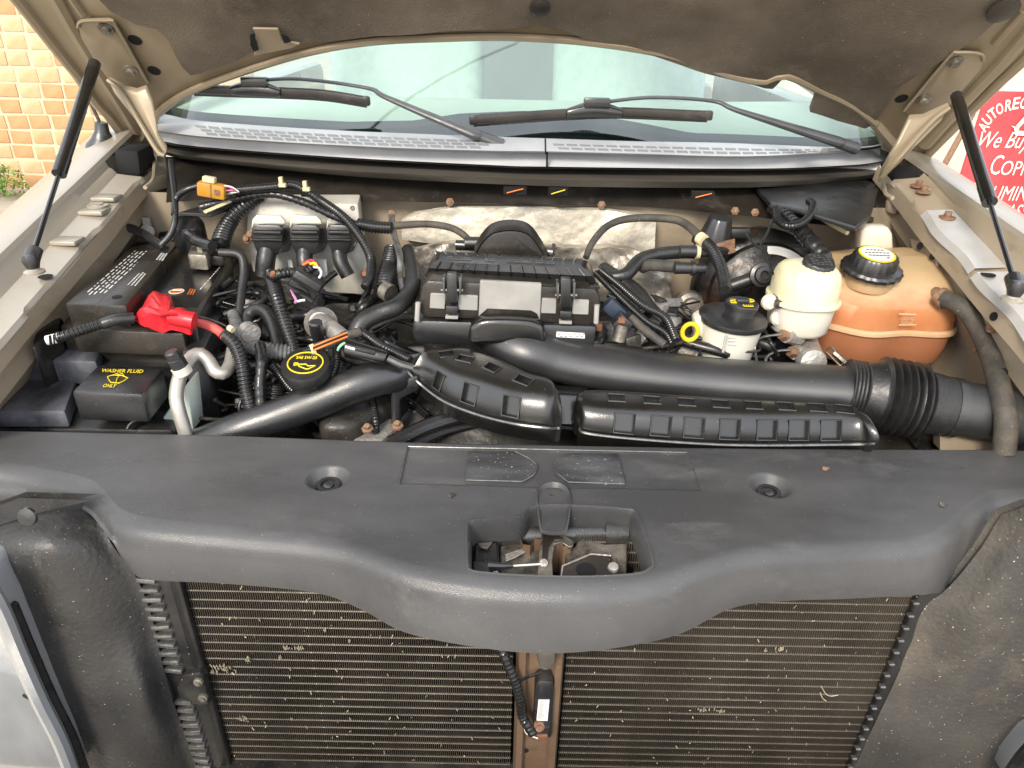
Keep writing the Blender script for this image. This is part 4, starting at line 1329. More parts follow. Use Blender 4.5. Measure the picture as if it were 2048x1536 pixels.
for i in range(64):
    px_, py_ = rn.uniform(480, 830), rn.uniform(560, 830)
    if i > 40:
        px_, py_ = rn.uniform(1200, 1400), rn.uniform(600, 720)
    c = Q(px_, py_, .07)
    obj('bracket', B().box(c, (rn.uniform(.012, .04), rn.uniform(.012, .03), rn.uniform(.012, .04)), Matrix.Rotation(rn.uniform(0, 3), 3, 'Z') @ Matrix.Rotation(rn.uniform(-.6, .6), 3, 'X')).bevel(.003), rn.choice([M_DARK, M_PLASTIC, M_ZINC, M_DARK, M_ALU, M_BRAID]), eng)

# --- battery
bat = thing('battery', 'black car battery with printed lid and hold down bar', 'battery')
obj('case', B().slab([(118, 652), (372, 664), (482, 505), (300, 482)], 1.172, .20).bevel(.005), M_BROWNBLK, bat)
obj('side_insulator', B().slab([(362, 702), (412, 692), (494, 522), (470, 500)], 1.165, .28).bevel(.006), M_PLASTIC, bat)
obj('lid', B().slab([(130, 607), (253, 611), (366, 474), (262, 494)], 1.216, .05).bevel(.003), M_BROWNBLK, bat)
obj('hold_down_bar', B().slab([(192, 609), (252, 611), (366, 472), (322, 472)], 1.223, .055).bevel(.004), M_BROWNBLK, bat)
obj('lid', B().slab([(262, 630), (392, 642), (462, 515), (352, 498)], 1.198, .05).bevel(.004), M_PLASTIC, bat)
obj('front_ledge', B().slab([(143, 658), (366, 667), (372, 640), (150, 632)], 1.188, .04).bevel(.003), M_BROWNBLK, bat)
obj('bar_hole', B().lathe([(.0075, 0), (.0075, .0006), (.0004, .0007)], P(234, 594, z=1.2232), (0, 0, 1), 16), M_HOLE, bat)
obj('bar_hole', B().lathe([(.005, 0), (.005, .0006), (.0004, .0007)], P(347, 481, z=1.2232), (0, 0, 1), 16), M_HOLE, bat)


def print_lines(quad, z, nlines, m, parent, density=.85, seed=1, wfrac=.55):
    """rows of small print too small to read: dashes as long as words"""
    r = random.Random(seed)
    A, B_, C, D = [P(*q, z=z) for q in quad]      # A,B along the line start; D,C line ends
    b = B()
    for i in range(nlines):
        f = (i + .5) / nlines
        s, e = A.lerp(B_, f), D.lerp(C, f)
        hh = (B_ - A) / nlines * wfrac
        t = r.uniform(0, .08)
        while t < density:
            w = r.uniform(.02, .085)
            p, q = s.lerp(e, t), s.lerp(e, min(1, t + w))
            b.face([p, q, q + hh, p + hh])
            t += w + .028
    return obj('small_print', b, m, parent)


print_lines([(160, 592), (203, 594), (303, 502), (266, 501)], 1.2166, 5, M_WHITE, bat, .98, 2, .34)
print_lines([(250, 570), (272, 572), (294, 545), (278, 543)], 1.2237, 3, M_WHITE, bat, .9, 4, .36)
print_lines([(308, 520), (325, 522), (335, 506), (321, 504)], 1.2237, 3, M_WHITE, bat, .9, 6)
print_lines([(396, 580), (400, 580), (446, 529), (442, 528)], 1.1987, 1, M_WHITE, bat, .98, 8)
obj('label_panel', B().slab([(330, 612), (394, 616), (452, 524), (392, 518)], 1.1984, .002), M_GLOSSBLK, bat)
c = P(353, 583, z=1.1992)
obj('round_logo', B().lathe([(.0125, 0), (.0125, .0006), (.0005, .0007)], c, (0, 0, 1), 24), M_WHITE, bat)
obj('round_logo', B().lathe([(.0105, 0), (.0105, .0006), (.0005, .0007)], c + Vector((0, 0, .0005)), (0, 0, 1), 24), M_ORPRINT, bat)
for dy_ in (-.003, .001, .005):
    obj('logo_stripe', B().box(c + Vector((0, dy_, .0014)), (.016, .0018, .0005)), M_WHITE if dy_ > 0 else M_HOLE, bat)
print_lines([(371, 589), (386, 590), (392, 578), (378, 577)], 1.1992, 3, M_ORPRINT, bat, .95, 9)
tn = thing('negative_terminal', 'dull lead clamp on the rear battery post', 'terminal')
obj('clamp', B().slab([(374, 508), (412, 510), (424, 494), (382, 489)], 1.232, .030).bevel(.004), M_ZINC, tn)
obj('clamp_bolt', B().lathe([(.009, 0), (.008, .008), (.004, .01), (.0005, .01)], P(403, 500, z=1.232), (0, 0, 1), 6), M_ZINC, tn)
obj('clamp_arm', B().slab([(408, 512), (446, 512), (450, 500), (416, 496)], 1.222, .02).bevel(.005), M_BROWNBLK, tn)
obj('ground_cable', hose_mesh([(440, 505, -.02), (480, 510, -.02), (488, 540, 0), (484, 580, .02), (478, 640, .03)], 17), M_RUBBER, tn)
# positive boot
pos = thing('positive_cable', 'bright red vinyl boot and cable on the front battery post', 'battery cable')
ring_a = [(266, 632), (284, 600), (300, 582), (322, 585), (342, 590), (349, 606), (352, 622), (382, 628), (388, 640), (382, 652), (345, 648), (318, 648), (285, 642)]
cz_ = [1.236] * 13
cc = Vector((sum(P(*q, z=1.236).x for q in ring_a) / 13, sum(P(*q, z=1.236).y for q in ring_a) / 13, 0))
rings = []
for z, k in ((1.197, 1.0), (1.204, 1.02), (1.212, .96), (1.220, .84), (1.226, .62), (1.228, .3)):
    rg = []
    for i, q in enumerate(smc(ring_a + ring_a[:1])[:-1]):
        p = P(*q, z=1.206)
        p.z = 0
        p = cc + (p - cc) * (k * .90)
        p.z = z - .002 + .006 * noise.noise(Vector((p.x * 55, p.y * 55, z * 20))) 
        rg.append(p)
    rings.append(rg)
obj('boot', B().loft(rings), M_RED, pos, 50)
obj('boot_sleeve', B().tube([P(345, 634, z=1.216), P(370, 638, z=1.216), P(389, 642, z=1.213)], lambda t, l: .0125 + .001 * t, 14), M_RED, pos)
obj('boot_skirt', B().tube(smooth_path([P(*q, z=1.200) for q in ((268, 636), (290, 644), (318, 650), (350, 650))], 5), .004, 8), M_RED, pos)
obj('red_cable', hose_mesh([(386, 640, -.05), (415, 650, -.05), (438, 662, -.05), (452, 676, -.05)], 19), M_PINKRED, pos)
obj('thin_wire', hose_mesh([(372, 630, -.06), (410, 636, -.06), (440, 646, -.06), (462, 658, -.06)], 5), M_RUBBER, pos)
obj('wire_ferrule', hose_mesh([(458, 655, -.06), (466, 660, -.06)], 13), M_CREAM, pos)
br_ = thing('loose_cable_stub', 'black corrugated cable stub with a white taped end across the battery front', 'cable')
obj('sheath', hose_mesh([(268, 636, -.07), (230, 640, -.08), (205, 648, -.08)], 23), M_RUBBER, br_)
obj('corrugated_sleeve', hose_mesh([(212, 646, -.08), (175, 657, -.085), (140, 668, -.09), (112, 677, -.09)], 20, corr=.0055), M_LOOM, br_)
obj('white_end', hose_mesh([(118, 675, -.09), (94, 681, -.09)], 20), M_WHITE, br_)
obj('end_mark', B().tube([Q(100, 672, -.105), Q(102, 688, -.105)], .002, 5).tube([Q(107, 670, -.105), Q(109, 687, -.105)], .0012, 5), M_HOLE, br_)

hose('corrugated_loom', 'thick corrugated loom running down from the red battery cable', 'loom', [(448, 668, -.05), (470, 690, -.045), (485, 730, -.03), (493, 780, -.02), (505, 830, -.02), (512, 870, -.01)], (26, 30), M_LOOM, corr=.0062)
hose('corrugated_loom', 'slim corrugated loom beside the thick loom with a white wire tip', 'loom', [(520, 690, -.03), (524, 720, -.035), (520, 770, -.03), (522, 830, -.02), (520, 870, -.01)], 22, M_LOOM, tape=.012)
hose('braided_hose', 'flat grey braided hose curling under the oil filler cap', 'hose', [(465, 625, .02), (482, 668, .01), (512, 694, .0), (545, 702, .0), (585, 706, .01)], (22, 40), M_BRAID, corr=.006, flat=.8)
hose('loop_hose', 'fat black hose loop arching behind the braided hose', 'hose', [(492, 660, .03), (500, 628, .03), (525, 620, .02), (545, 645, .02), (556, 690, .02), (560, 720, .02)], 26, M_RUBBER)
hose('corrugated_loom', 'corrugated loom dropping from the engine computer plug to the oil cap', 'loom', [(545, 560, -.02), (556, 600, -.02), (568, 640, -.01), (582, 680, .0), (596, 715, .01)], (30, 24), M_LOOM, corr=.0062)
hose('corrugated_pipe', 'upright black corrugated pipe standing behind the radiator hose', 'pipe', [(552, 770, 0), (550, 800, 0), (548, 850, 0)], 44, M_LOOM, corr=.007)
hose('engine_loom', 'glossy corrugated loom curving around the oil filler cap', 'loom', [(672, 690, -.02), (674, 715, -.02), (665, 750, -.02), (645, 778, -.02), (615, 790, -.02), (585, 780, -.01), (560, 750, 0), (545, 730, 0)], 15, M_LOOM, corr=.0045)

# --- washer reservoir tray
wt = thing('washer_reservoir', 'black washer fluid tray with yellow lettering on its square cap', 'reservoir')
obj('tray', B().slab([(-60, 690), (380, 712), (345, 860), (-80, 855)], 1.062, .04).bevel(.006), M_PLASTIC, wt)
M_SMEAR = mat('smeared black plastic', (0.022, 0.022, 0.025), (0.12, 0.125, 0.145), 11, 0.36, 0.16, bump=0.35, bscale=60, speck=0.5, stretch=(1, .5, 1))
obj('tray_step', B().slab([(52, 694), (204, 697), (192, 722), (36, 719)], 1.130, .045).bevel(.006), M_SMEAR, wt)
obj('tray_step', B().slab([(33, 757), (152, 761), (130, 822), (-40, 822)], 1.093, .03).bevel(.005), M_SMEAR, wt)
obj('tray_rim', B().slab([(195, 716), (330, 722), (368, 728), (352, 748), (200, 742)], 1.115, .04).bevel(.008), M_PLASTIC, wt)
cap = obj('filler_cap', B().slab([(196, 727), (327, 736), (284, 788), (141, 783)], 1.136, .05).bevel(.006), M_PLASTIC, wt)
k = 1.1372
text('WASHER FLUID', cap, P(203, 745, z=k), P(286, 747, z=k) - P(203, 745, z=k), P(205, 738, z=k) - P(203, 745, z=k), M_YELLOW, .0006, bold=.02, shear=.2)
text('ONLY', cap, P(205, 775, z=k), P(232, 776, z=k) - P(205, 775, z=k), P(208, 768, z=k) - P(205, 775, z=k), M_YELLOW, .0006, bold=.02, shear=.2)
sym = [(215, 753), (226, 750), (244, 751), (256, 756), (247, 762), (239, 766), (222, 765), (218, 760)]
obj('washer_symbol', B().tube([P(*q, z=k + .0003) for q in sym + sym[:1]], .0008, 5, caps=False).tube([P(*q, z=k + .0006) for q in ((232, 767), (234, 757), (238, 752))], .0007, 5).tube(smooth_path([P(*q, z=k + .0006) for q in ((228, 751), (232, 747), (238, 749), (244, 747), (248, 751))], 4), .0007, 5), M_YELLOW, cap)
obj('washer_tank', B().wall([(305, 864), (375, 765), (388, 864)], .94, .12).bevel(.006), M_MINT, wt)
obj('vent_tube', hose_mesh([(280, 838, -.03), (262, 846, -.03), (255, 858, -.03)], 8), M_RUBBER, wt)

ac = thing('refrigerant_pipe', 'bent bare aluminium pipe with a black service cap', 'pipe')
obj('pipe', hose_mesh([(372, 870, -.03), (356, 815, -.04), (353, 785, -.045), (362, 748, -.045), (382, 715, -.04), (400, 708, -.035), (416, 720, -.03), (430, 742, -.025), (446, 746, -.02), (460, 730, -.01), (466, 700, .0)], 27), mat('dull aluminium pipe', (.56, .54, .49), (.46, .43, .38), 30, .42, .1, metal=.55, speck=.4, speck_col=(.1, .08, .06)), ac)
obj('service_port', B().lathe([(.0135, -.004), (.0135, .008)], Q(365, 742, -.06), (-.25, -.1, 1), 14), M_WHITETANK, ac)
obj('service_cap', B().lathe([(.0125, .008), (.0125, .022), (.011, .023), (.011, .033), (.009, .035), (.0005, .035)], Q(365, 742, -.06), (-.25, -.1, 1), 8), M_PLASTIC, ac)

# black ducting at the front left corner
hose('side_duct', 'wide black rubber duct lip behind the battery at the fender', 'duct', [(210, 470, .07), (250, 455, .07), (290, 470, .07), (330, 500, .06)], 18, M_PLASTIC)
o = tag(obj('battery_side_box', B().slab([(150, 520), (215, 468), (292, 470), (332, 498), (220, 500), (130, 590)], 1.19, .20).bevel(.012), M_PLASTIC), 'black plastic box filling the gap between battery and fender rail', 'box')
o = tag(obj('battery_tray', B().slab([(90, 600), (150, 520), (205, 515), (128, 605), (118, 660), (60, 690)], 1.17, .20).bevel(.008), M_GLOSSBLK), 'glossy black side panel between battery front and fender rail', 'panel')
hose('fender_cable', 'thin black cable looping down the firewall corner to the battery rear', 'cable', [(342, 325, -.01), (346, 360, -.04), (350, 400, -.06), (350, 440, -.03), (340, 470, .0), (322, 490, .02)], 12, M_RUBBER)
vc = thing('vapour_canister', 'small black solenoid canister on the firewall behind the battery', 'canister')
obj('canister', B().lathe([(.030, -.03), (.030, .012), (.026, .02), (.014, .024), (.0005, .024)], Q(378, 462, .04), (.1, -.3, 1), 20), M_PLASTIC, vc)
obj('outlet', B().tube([Q(378, 470, .02), Q(400, 485, .01), Q(425, 492, .0)], .010, 10), M_PLASTIC, vc)
o = tag(obj('firewall_nut', B().lathe([(.016, 0), (.015, .004), (.008, .005), (.008, .012), (.001, .012)], P(295, 465, y=1.40), (0, -1, .3), 12).box(P(295, 450, y=1.405), (.014, .006, .03)), M_SILVER), 'silver stud and clip on the tan firewall behind the battery', 'clip')
for i, (q, w_) in enumerate((((318, 466), 26), ((345, 452), 20))):
    o = tag(obj('firewall_gap', B().wall([(q[0], q[1]), (q[0] + w_, q[1] - 4), (q[0] + w_, q[1] + 34), (q[0] - 4, q[1] + 40)], 1.405, .006), M_HOLE), ['dark square opening low in the firewall beside the stud', 'dark opening in the firewall behind the solenoid canister'][i], 'opening')

# --- engine computer
ecm = thing('engine_computer', 'silver engine control module with three black plugs on the firewall', 'control module')
EY = 1.345
obj('housing', B().prism([P(*q, y=y_) for q, y_ in (((496, 408), 1.345), ((716, 408), 1.345), ((722, 470), 1.335), ((742, 560), 1.315), ((726, 590), 1.31), ((640, 585), 1.31), ((505, 545), 1.318), ((492, 470), 1.335))], (0, .03, .012)).bevel(.004), M_PCM, ecm)
for i, (xa, xb) in enumerate(((500, 570), (576, 643), (650, 706))):
    hd = obj('connector_collar', B().prism([P(*q, y=1.30) for q in ((xa + 2, 462), (xa + 4, 440), (xa + 12, 431), (xb - 10, 433), (xb - 1, 442), (xb + 5, 492), (xb - 3, 494), (xb - 8, 450), (xa + 8, 448))], (0, .010, 0)).bevel(.002), M_WHITETANK, ecm)
    pg = obj('plug', B().prism([P(*q, y=1.262) for q in ((xa + 2, 456), (xa + 12, 449), (xb - 12, 450), (xb - 4, 457), (xb - 5, 488), (xb - 14, 510), (xa + 14, 508), (xa + 3, 480))], (0, .065, -.014)).bevel(.004), M_PLASTIC, ecm)
    obj('plug_lever', B().prism([P(*q, y=1.256) for q in ((xa + 6, 462), (xb - 8, 463), (xb - 8, 472), (xa + 6, 471))], (0, .01, .002)).bevel(.002), M_GLOSSBLK, pg)
    obj('plug_rib', B().prism([P(*q, y=1.257) for q in ((xa + 4, 478), (xb - 6, 479), (xb - 6, 484), (xa + 4, 483))], (0, .01, .002)).bevel(.001), M_GLOSSBLK, pg)
    obj('cable_exit', B().tube(smooth_path([P((xa + xb) / 2, 500, y=1.275), P((xa + xb) / 2 - 4 + i * 4, 525, y=1.262), P((xa + xb) / 2 - 6 + i * 12, 552, y=1.255)], 5), .0175 - .002 * i, 12), M_RUBBER, ecm)
obj('barcode_label', B().wall([(627, 518), (652, 518), (655, 553), (630, 553)], 1.298, .003), M_WHITE, ecm)
obj('label', B().wall([(575, 520), (583, 520), (588, 548), (580, 548)], 1.30, .003), M_WHITE, ecm)
for q in ((731, 548), (503, 470), (496, 478)):
    obj('module_bolt', B().lathe([(.010, 0), (.009, .004), (.006, .005), (.005, .012), (.001, .012)], P(*q, y=1.305), (0, -1, .4), 8), M_COPPER if q[0] > 600 else M_RUST, ecm)
for q in ((505, 415), (705, 416)):
    obj('corner_screw', B().lathe([(.005, 0), (.004, .003), (.0004, .003)], P(*q, y=1.344), (0, -1, .2), 8), M_ZINC, ecm)
hose('module_harness', 'taped harness from the middle computer plug with bare red and white wires', 'harness', [(585, 545, -.05), (560, 548, -.055), (545, 552, -.05), (540, 545, -.05)][::-1] + [(600, 548, -.06), (620, 538, -.06), (632, 528, -.06)], 20, M_LOOM, corr=.006)
ww = thing('stripped_wires', 'bundle of stripped red, white and violet wires under the middle plug', 'wires')
for i, (m_, pts) in enumerate(((M_RED, [(612, 524, -.07), (622, 520, -.08), (634, 528, -.075)]), (M_ORPRINT, [(606, 530, -.07), (618, 524, -.08), (630, 532, -.07)]), (M_WIRE_W, [(628, 534, -.07), (638, 536, -.08), (643, 546, -.07), (638, 556, -.06)]), (M_YELLOW, [(620, 528, -.075), (630, 526, -.08), (636, 534, -.07)]),
                               (M_WIRE_P, [(582, 580, -.04), (588, 592, -.05), (594, 604, -.05)]), (M_WIRE_W, [(594, 603, -.05), (602, 601, -.05), (610, 600, -.05)]), (M_WIRE_P, [(586, 590, -.05), (592, 598, -.05), (590, 606, -.05)]))):
    obj('wire', hose_mesh(pts, 5, n=6), m_, ww)
o = tag(obj('copper_crimp', B().lathe([(.004, -.004), (.0052, .002), (.004, .005), (.0025, .005)], Q(547, 549, -.06), (0, -.6, 1), 10), M_COPPER), 'copper crimp ring on the harness below the first computer plug', 'crimp')
cc_ = thing('coil_connector', 'black plug pointing down under the middle computer plug', 'connector')
obj('plug_body', B().box(Q(610, 572, -.03), (.05, .035, .05), Matrix.Rotation(.6, 3, 'Y')).bevel(.006), M_RUBBER, cc_)
obj('plug_boot', B().tube([Q(622, 548, -.035), Q(600, 590, -.02)], .021, 12), M_RUBBER, cc_)
for i in range(3):
    obj('plug_fin', B().box(Q(598 + i * 12, 585 - i * 14, -.05), (.05, .006, .004), Matrix.Rotation(.6, 3, 'Y')), M_GLOSSBLK, cc_)

hose('firewall_loom', 'fat corrugated loom rising behind the battery to the cowl', 'loom', [(440, 490, .02), (448, 465, .01), (462, 440, -.0), (485, 415, -.02), (520, 390, -.02)], (34, 26), M_LOOM, corr=.007)
hose('firewall_loom', 'slim loom from the amber connector over the top of the engine computer', 'loom', [(465, 381, -.07), (500, 378, -.08), (545, 374, -.09), (585, 370, -.09), (612, 382, -.09), (640, 400, -.08), (680, 428, -.07), (706, 455, -.05), (730, 490, -.02), (742, 520, 0), (740, 555, .0), (730, 575, .0)], 17, M_LOOM, corr=.005)
hose('firewall_loom', 'second slim loom crossing the engine computer to the foil insulation', 'loom', [(400, 415, -.03), (470, 398, -.05), (540, 388, -.07), (600, 402, -.07), (660, 428, -.06), (700, 445, -.05), (740, 454, -.03), (780, 455, -.02)], 16, M_LOOM, tape=.012)
hose('vacuum_hose', 'smooth black hose running along the foil to the intake elbow', 'hose', [(735, 452, -.03), (780, 452, -.03), (850, 448, -.03), (900, 455, -.03), (930, 472, -.02), (940, 490, -.01)], (16, 13), M_GREYHOSE)
o = tag(obj('loom_sleeve', hose_mesh([(715, 448, -.04), (750, 454, -.035), (784, 456, -.035)], 23, corr=.0055), M_LOOM, None, 60), 'short corrugated sleeve on the hose beside the engine computer', 'sleeve')
am = thing('amber_connector', 'amber wiring connector hanging at the left end of the cowl', 'connector')
AXC = P(425, 380, y=1.30)
rot = Matrix.Rotation(.16, 3, 'Y')
obj('connector_body', B().box(AXC, (.050, .022, .026), rot).bevel(.004), M_ORANGE, am)
obj('locking_clip', B().box(AXC + Vector((-.002, 0, .019)), (.022, .014, .010), rot).bevel(.002), M_CREAM, am)
obj('latch_window', B().box(AXC + Vector((.012, -.0112, -.002)), (.010, .002, .010), rot), M_RUST, am)
obj('split_line', B().box(AXC + Vector((.001, -.0112, 0)), (.0015, .002, .024), rot), M_RUST, am)
for i in range(7):
    m_ = [M_WIRE_W, M_RED, M_LOOM, M_WIRE_P, M_BLUECON, M_WIRE_W, M_LOOM][i]
    obj('wire', B().tube(smooth_path([AXC + Vector((.024, -.004 + (i % 3) * .004, .009 - i * .003)), AXC + Vector((.036, 0, .006 - i * .002)), AXC + Vector((.048, 0, -.003))], 4), .0016, 5), m_, am)
obj('wire_tail', hose_mesh([(396, 372, -.07), (372, 380, -.07), (352, 398, -.06), (348, 430, -.04)], 12), M_LOOM, am)
for i, q in enumerate(((562, 362), (610, 370))):
    o = tag(obj('cable_clip', B().box(P(*q, y=1.285), (.006, .008, .014)).box(P(q[0] + 3, q[1] + 8, y=1.283), (.012, .008, .006)), M_CREAM), ['upright cream push clip on the loom above the computer', 'cream push clip at the loom bend above the computer'][i], 'clip')

# --- foil on the firewall


def crumple(pts, y, dy, amp, sc, m, name, label, step=.007):
    w = [P(*q, y=y) for q in pts]
    b = sheet(w, Vector((0, -1, 0)), Vector((1, 0, 0)), Vector((0, 0, 1)), step, step, dy, lambda p: amp * noise.noise(p * sc) + amp * .55 * abs(noise.noise(p * sc * 2.7)) + amp * .4 * abs(noise.noise(p * sc * 6)))
    return tag(obj(name, b, m, None, 50), label, 'heat shield')


crumple([(802, 440), (830, 425), (900, 416), (1050, 414), (1200, 420), (1280, 428), (1312, 440), (1308, 500), (1240, 505), (1130, 500), (1000, 498), (870, 488), (804, 480)], 1.375, .02, .012, 14, M_FOIL, 'foil_insulation', 'bright crinkled foil insulation across the middle of the firewall')
crumple([(820, 500), (870, 486), (1000, 490), (1130, 492), (1250, 497), (1330, 510), (1345, 560), (1330, 640), (1290, 620), (1200, 600), (1000, 560), (870, 560), (815, 590)], 1.335, .02, .022, 10, M_FOILD, 'foil_heat_shield', 'dull crumpled foil heat shield behind the air filter box')
crumple([(1250, 560), (1300, 520), (1330, 545), (1345, 600), (1325, 650), (1290, 640)], 1.27, .03, .02, 12, M_FOILD, 'foil_heat_shield', 'pale folded foil flap beside the air filter box')

# --- hoses left of the filter box
hose('corrugated_pipe', 'fat short corrugated pipe beside the air filter box', 'pipe', [(786, 500, .03), (780, 530, .03), (774, 560, .02), (768, 585, .02)], (34, 40), M_LOOM, corr=.007)
o = tag(obj('pipe_coupling', B().tube([Q(768, 580, -.01), Q(782, 588, -.01)], .016, 14), M_ZINC), 'grey coupling ring at the foot of the fat corrugated pipe', 'coupling')
hose('strap_bracket', 'flat dark steel strap hanging from a rusty firewall bolt', 'bracket', [(783, 430, -.04), (788, 470, -.02), (800, 510, .0), (800, 550, .02), (806, 580, .02)], 13, M_TAB, flat=.3)
hose('heater_hose', 'wide black heater hose bending past the filter box to the engine', 'hose', [(816, 500, .03), (825, 540, .01), (822, 580, -.01), (795, 612, -.02), (755, 628, -.02), (725, 645, -.02), (712, 670, -.01)], (30, 38), M_RUBBER)
hose('injector_loom', 'stripped grey and red wire loom above the oil filler cap', 'loom', [(620, 700, -.04), (655, 688, -.05), (690, 674, -.05), (720, 664, -.045)], 20, M_GREYHOSE)
for i, (m_, d_) in enumerate(((M_ORPRINT, -3), (M_ORPRINT, 5), (M_HOLE, 1))):
    o = tag(obj('wire', hose_mesh([(626, 696 + d_, -.07), (655, 684 + d_, -.075), (695, 668 + d_, -.07)], 4, n=6), m_), ['upper red wire on the grey loom above the oil cap', 'lower red wire on the grey loom above the oil cap', 'black wire between the red wires above the oil cap'][i], 'wire')
o = tag(obj('tape_end', hose_mesh([(600, 708, -.05), (625, 700, -.05)], 14), M_RUBBER), 'black taped loom end pointing at the oil cap', 'loom end')
o = tag(obj('cream_collar', hose_mesh([(622, 700, -.06), (630, 697, -.06)], 22), M_CREAM), 'thin cream collar on the taped loom end', 'collar')
hose('corrugated_loom', 'glossy ribbed loom elbow between heater hose and coil plug', 'loom', [(690, 680, -.03), (704, 668, -.04), (720, 664, -.04), (735, 672, -.04), (760, 690, -.04), (790, 705, -.03), (820, 720, -.03)], 18, M_LOOM, corr=.0045)
hose('green_wire', 'pale green wire looping beside the ribbed loom elbow', 'wire', [(676, 700, -.05), (680, 692, -.06), (690, 686, -.06)], 6, M_WIRE_G)
cp = thing('coil_plug', 'black electrical plug lying between oil cap and resonator', 'plug')
pa, pb = Q(695, 696, -.05), Q(775, 716, -.05)
obj('plug_body', B().tube([pa, pa.lerp(pb, .3), pa.lerp(pb, .65), pb], lambda t, l: .016 - .005 * t, 8).bevel(.002, 1), M_GLOSSBLK, cp)
obj('plug_latch', B().box(pa.lerp(pb, .5) + Vector((0, -.012, .010)), (.03, .008, .006), Matrix.Rotation(.25, 3, 'Y')).bevel(.001), M_PLASTIC, cp)
obj('plug_tail', B().tube([pb, Q(800, 728, -.04), Q(825, 735, -.03)], .006, 8), M_TAB, cp)
# oil filler
oc = thing('oil_filler_cap', 'black oil filler cap with yellow oil can mark and lettering', 'cap')
OC = Q(612, 730, -.055)
od = Vector((.0, -.35, 1)).normalized()
obj('cap_body', B().lathe([(.027, -.030), (.030, -.02), (.0355, -.014), (.0365, .0), (.0345, .004), (.0005, .0045)], OC, od, 36, rib=(6, .04)), M_PLASTIC, oc)
obj('filler_neck', B().lathe([(.030, -.08), (.030, -.028)], OC, od, 24), M_PLASTIC, oc)
q4 = od.to_track_quat('Z', 'Y').to_matrix()
cx_, cy_ = Vector((1, 0, 0)), od.cross(Vector((1, 0, 0))).normalized()
rg = [OC + od * .005 + cx_ * (.026 * math.cos(a)) + cy_ * (.0215 * math.sin(a)) for a in [2 * math.pi * i / 40 for i in range(41)]]
obj('yellow_ring', B().tube(rg, .0011, 5, caps=False), M_YELLOW, oc)
text('SAE 5W-20', oc, OC + od * .005 - cx_ * .0155 + cy_ * .007, cx_ * .031, cy_ * .0062, M_YELLOW, .0006, bold=.02)
can = [(-.018, .003), (-.012, .003), (-.009, -.004), (.004, -.010), (.008, -.010), (.018, -.002), (.006, -.003), (.002, .001), (-.010, .0), (-.018, -.002)]
obj('oil_can_mark', B().tube([OC + od * .0052 + cx_ * (a * .88) + cy_ * (b_ * .88 - .004) for a, b_ in can + can[:1]], .0010, 5, caps=False), M_YELLOW, oc)
# thermostat housing and capped sensor
th = thing('thermostat_housing', 'grey cast metal pipe elbow behind the oil filler cap', 'housing')
TQ = Q(640, 645, .02)
obj('flange', B().lathe([(.001, -.02), (.028, -.018), (.028, -.008), (.021, -.002), (.016, .010)], TQ, (.1, -.8, .5), 18), M_ALU, th)
obj('outlet', B().tube([TQ, Q(665, 660, -.02), Q(688, 676, -.03)], lambda t, l: .017 - .004 * t, 14), M_ALU, th)
obj('sensor', B().lathe([(.010, -.02), (.010, .0), (.011, .002), (.011, .022), (.008, .024), (.0005, .024)], Q(635, 668, -.03), (0, -.2, 1), 10), M_PLASTIC, th)
obj('sensor_neck', B().lathe([(.007, -.045), (.008, -.02)], Q(635, 668, -.03), (0, -.2, 1), 10), M_ALU, th)
o = tag(obj('silver_pipe_end', B().tube([Q(495, 660, -.01), Q(503, 668, -.02)], .015, 14), M_ALU), 'small silver pipe end above the braided hose', 'pipe')
o = tag(obj('throttle_shroud', B().slab([(600, 640), (650, 600), (740, 600), (760, 650), (700, 690), (620, 690)], 1.135, .09).bevel(.02, 3), M_DARK), 'dark rounded engine shroud under the computer plugs', 'shroud')
# upper radiator hose
hose('radiator_hose', 'big smooth black radiator hose slanting up to the resonator', 'hose', [(400, 890, -.02), (480, 858, -.02), (560, 830, -.02), (640, 800, -.02), (720, 768, -.02), (780, 752, -.005), (830, 752, .03)], (68, 70), M_PLASTIC, n=24)
o = tag(obj('hose_bracket', B().wall([(780, 770), (835, 750), (840, 780), (800, 800), (800, 870), (782, 868)], .965, .02).bevel(.005), M_PLASTIC), 'black bracket holding the radiator hose under the resonator', 'bracket')
hose('drop_loom', 'thin corrugated loom dropping behind the radiator hose', 'loom', [(742, 790, .03), (748, 820, .02), (752, 850, .01), (750, 885, .01)], 15, M_LOOM, corr=.005)

# --- air filter box
ab = thing('air_filter_box', 'black air filter box with ribbed lid, two clips and grey front panels', 'air filter box')


def strips(rws):
    """rows of left/right pixel pairs with heights, lofted and closed below"""
    L = [[P(l[0], l[1], z=z), P(l[0] + (r[0] - l[0]) * .03, l[1] + (r[1] - l[1]) * .03, z=z), P(r[0] - (r[0] - l[0]) * .03, r[1] - (r[1] - l[1]) * .03, z=z), P(*r, z=z)] for l, r, z in rws]
    b = B().loft(L, False, False)
    lo = [Vector((p.x, p.y, 1.22)) for p in (L[0][0], L[0][-1], L[-1][-1], L[-1][0])]
    b.face([L[0][0], L[0][-1], lo[1], lo[0]])
    b.face([L[-1][0], L[-1][-1], lo[2], lo[3]])
    b.face([q[0] for q in L] + [lo[3], lo[0]])
    b.face([q[-1] for q in L] + [lo[2], lo[1]])
    bmesh.ops.remove_doubles(b.bm, verts=b.bm.verts, dist=1e-5)
    return b


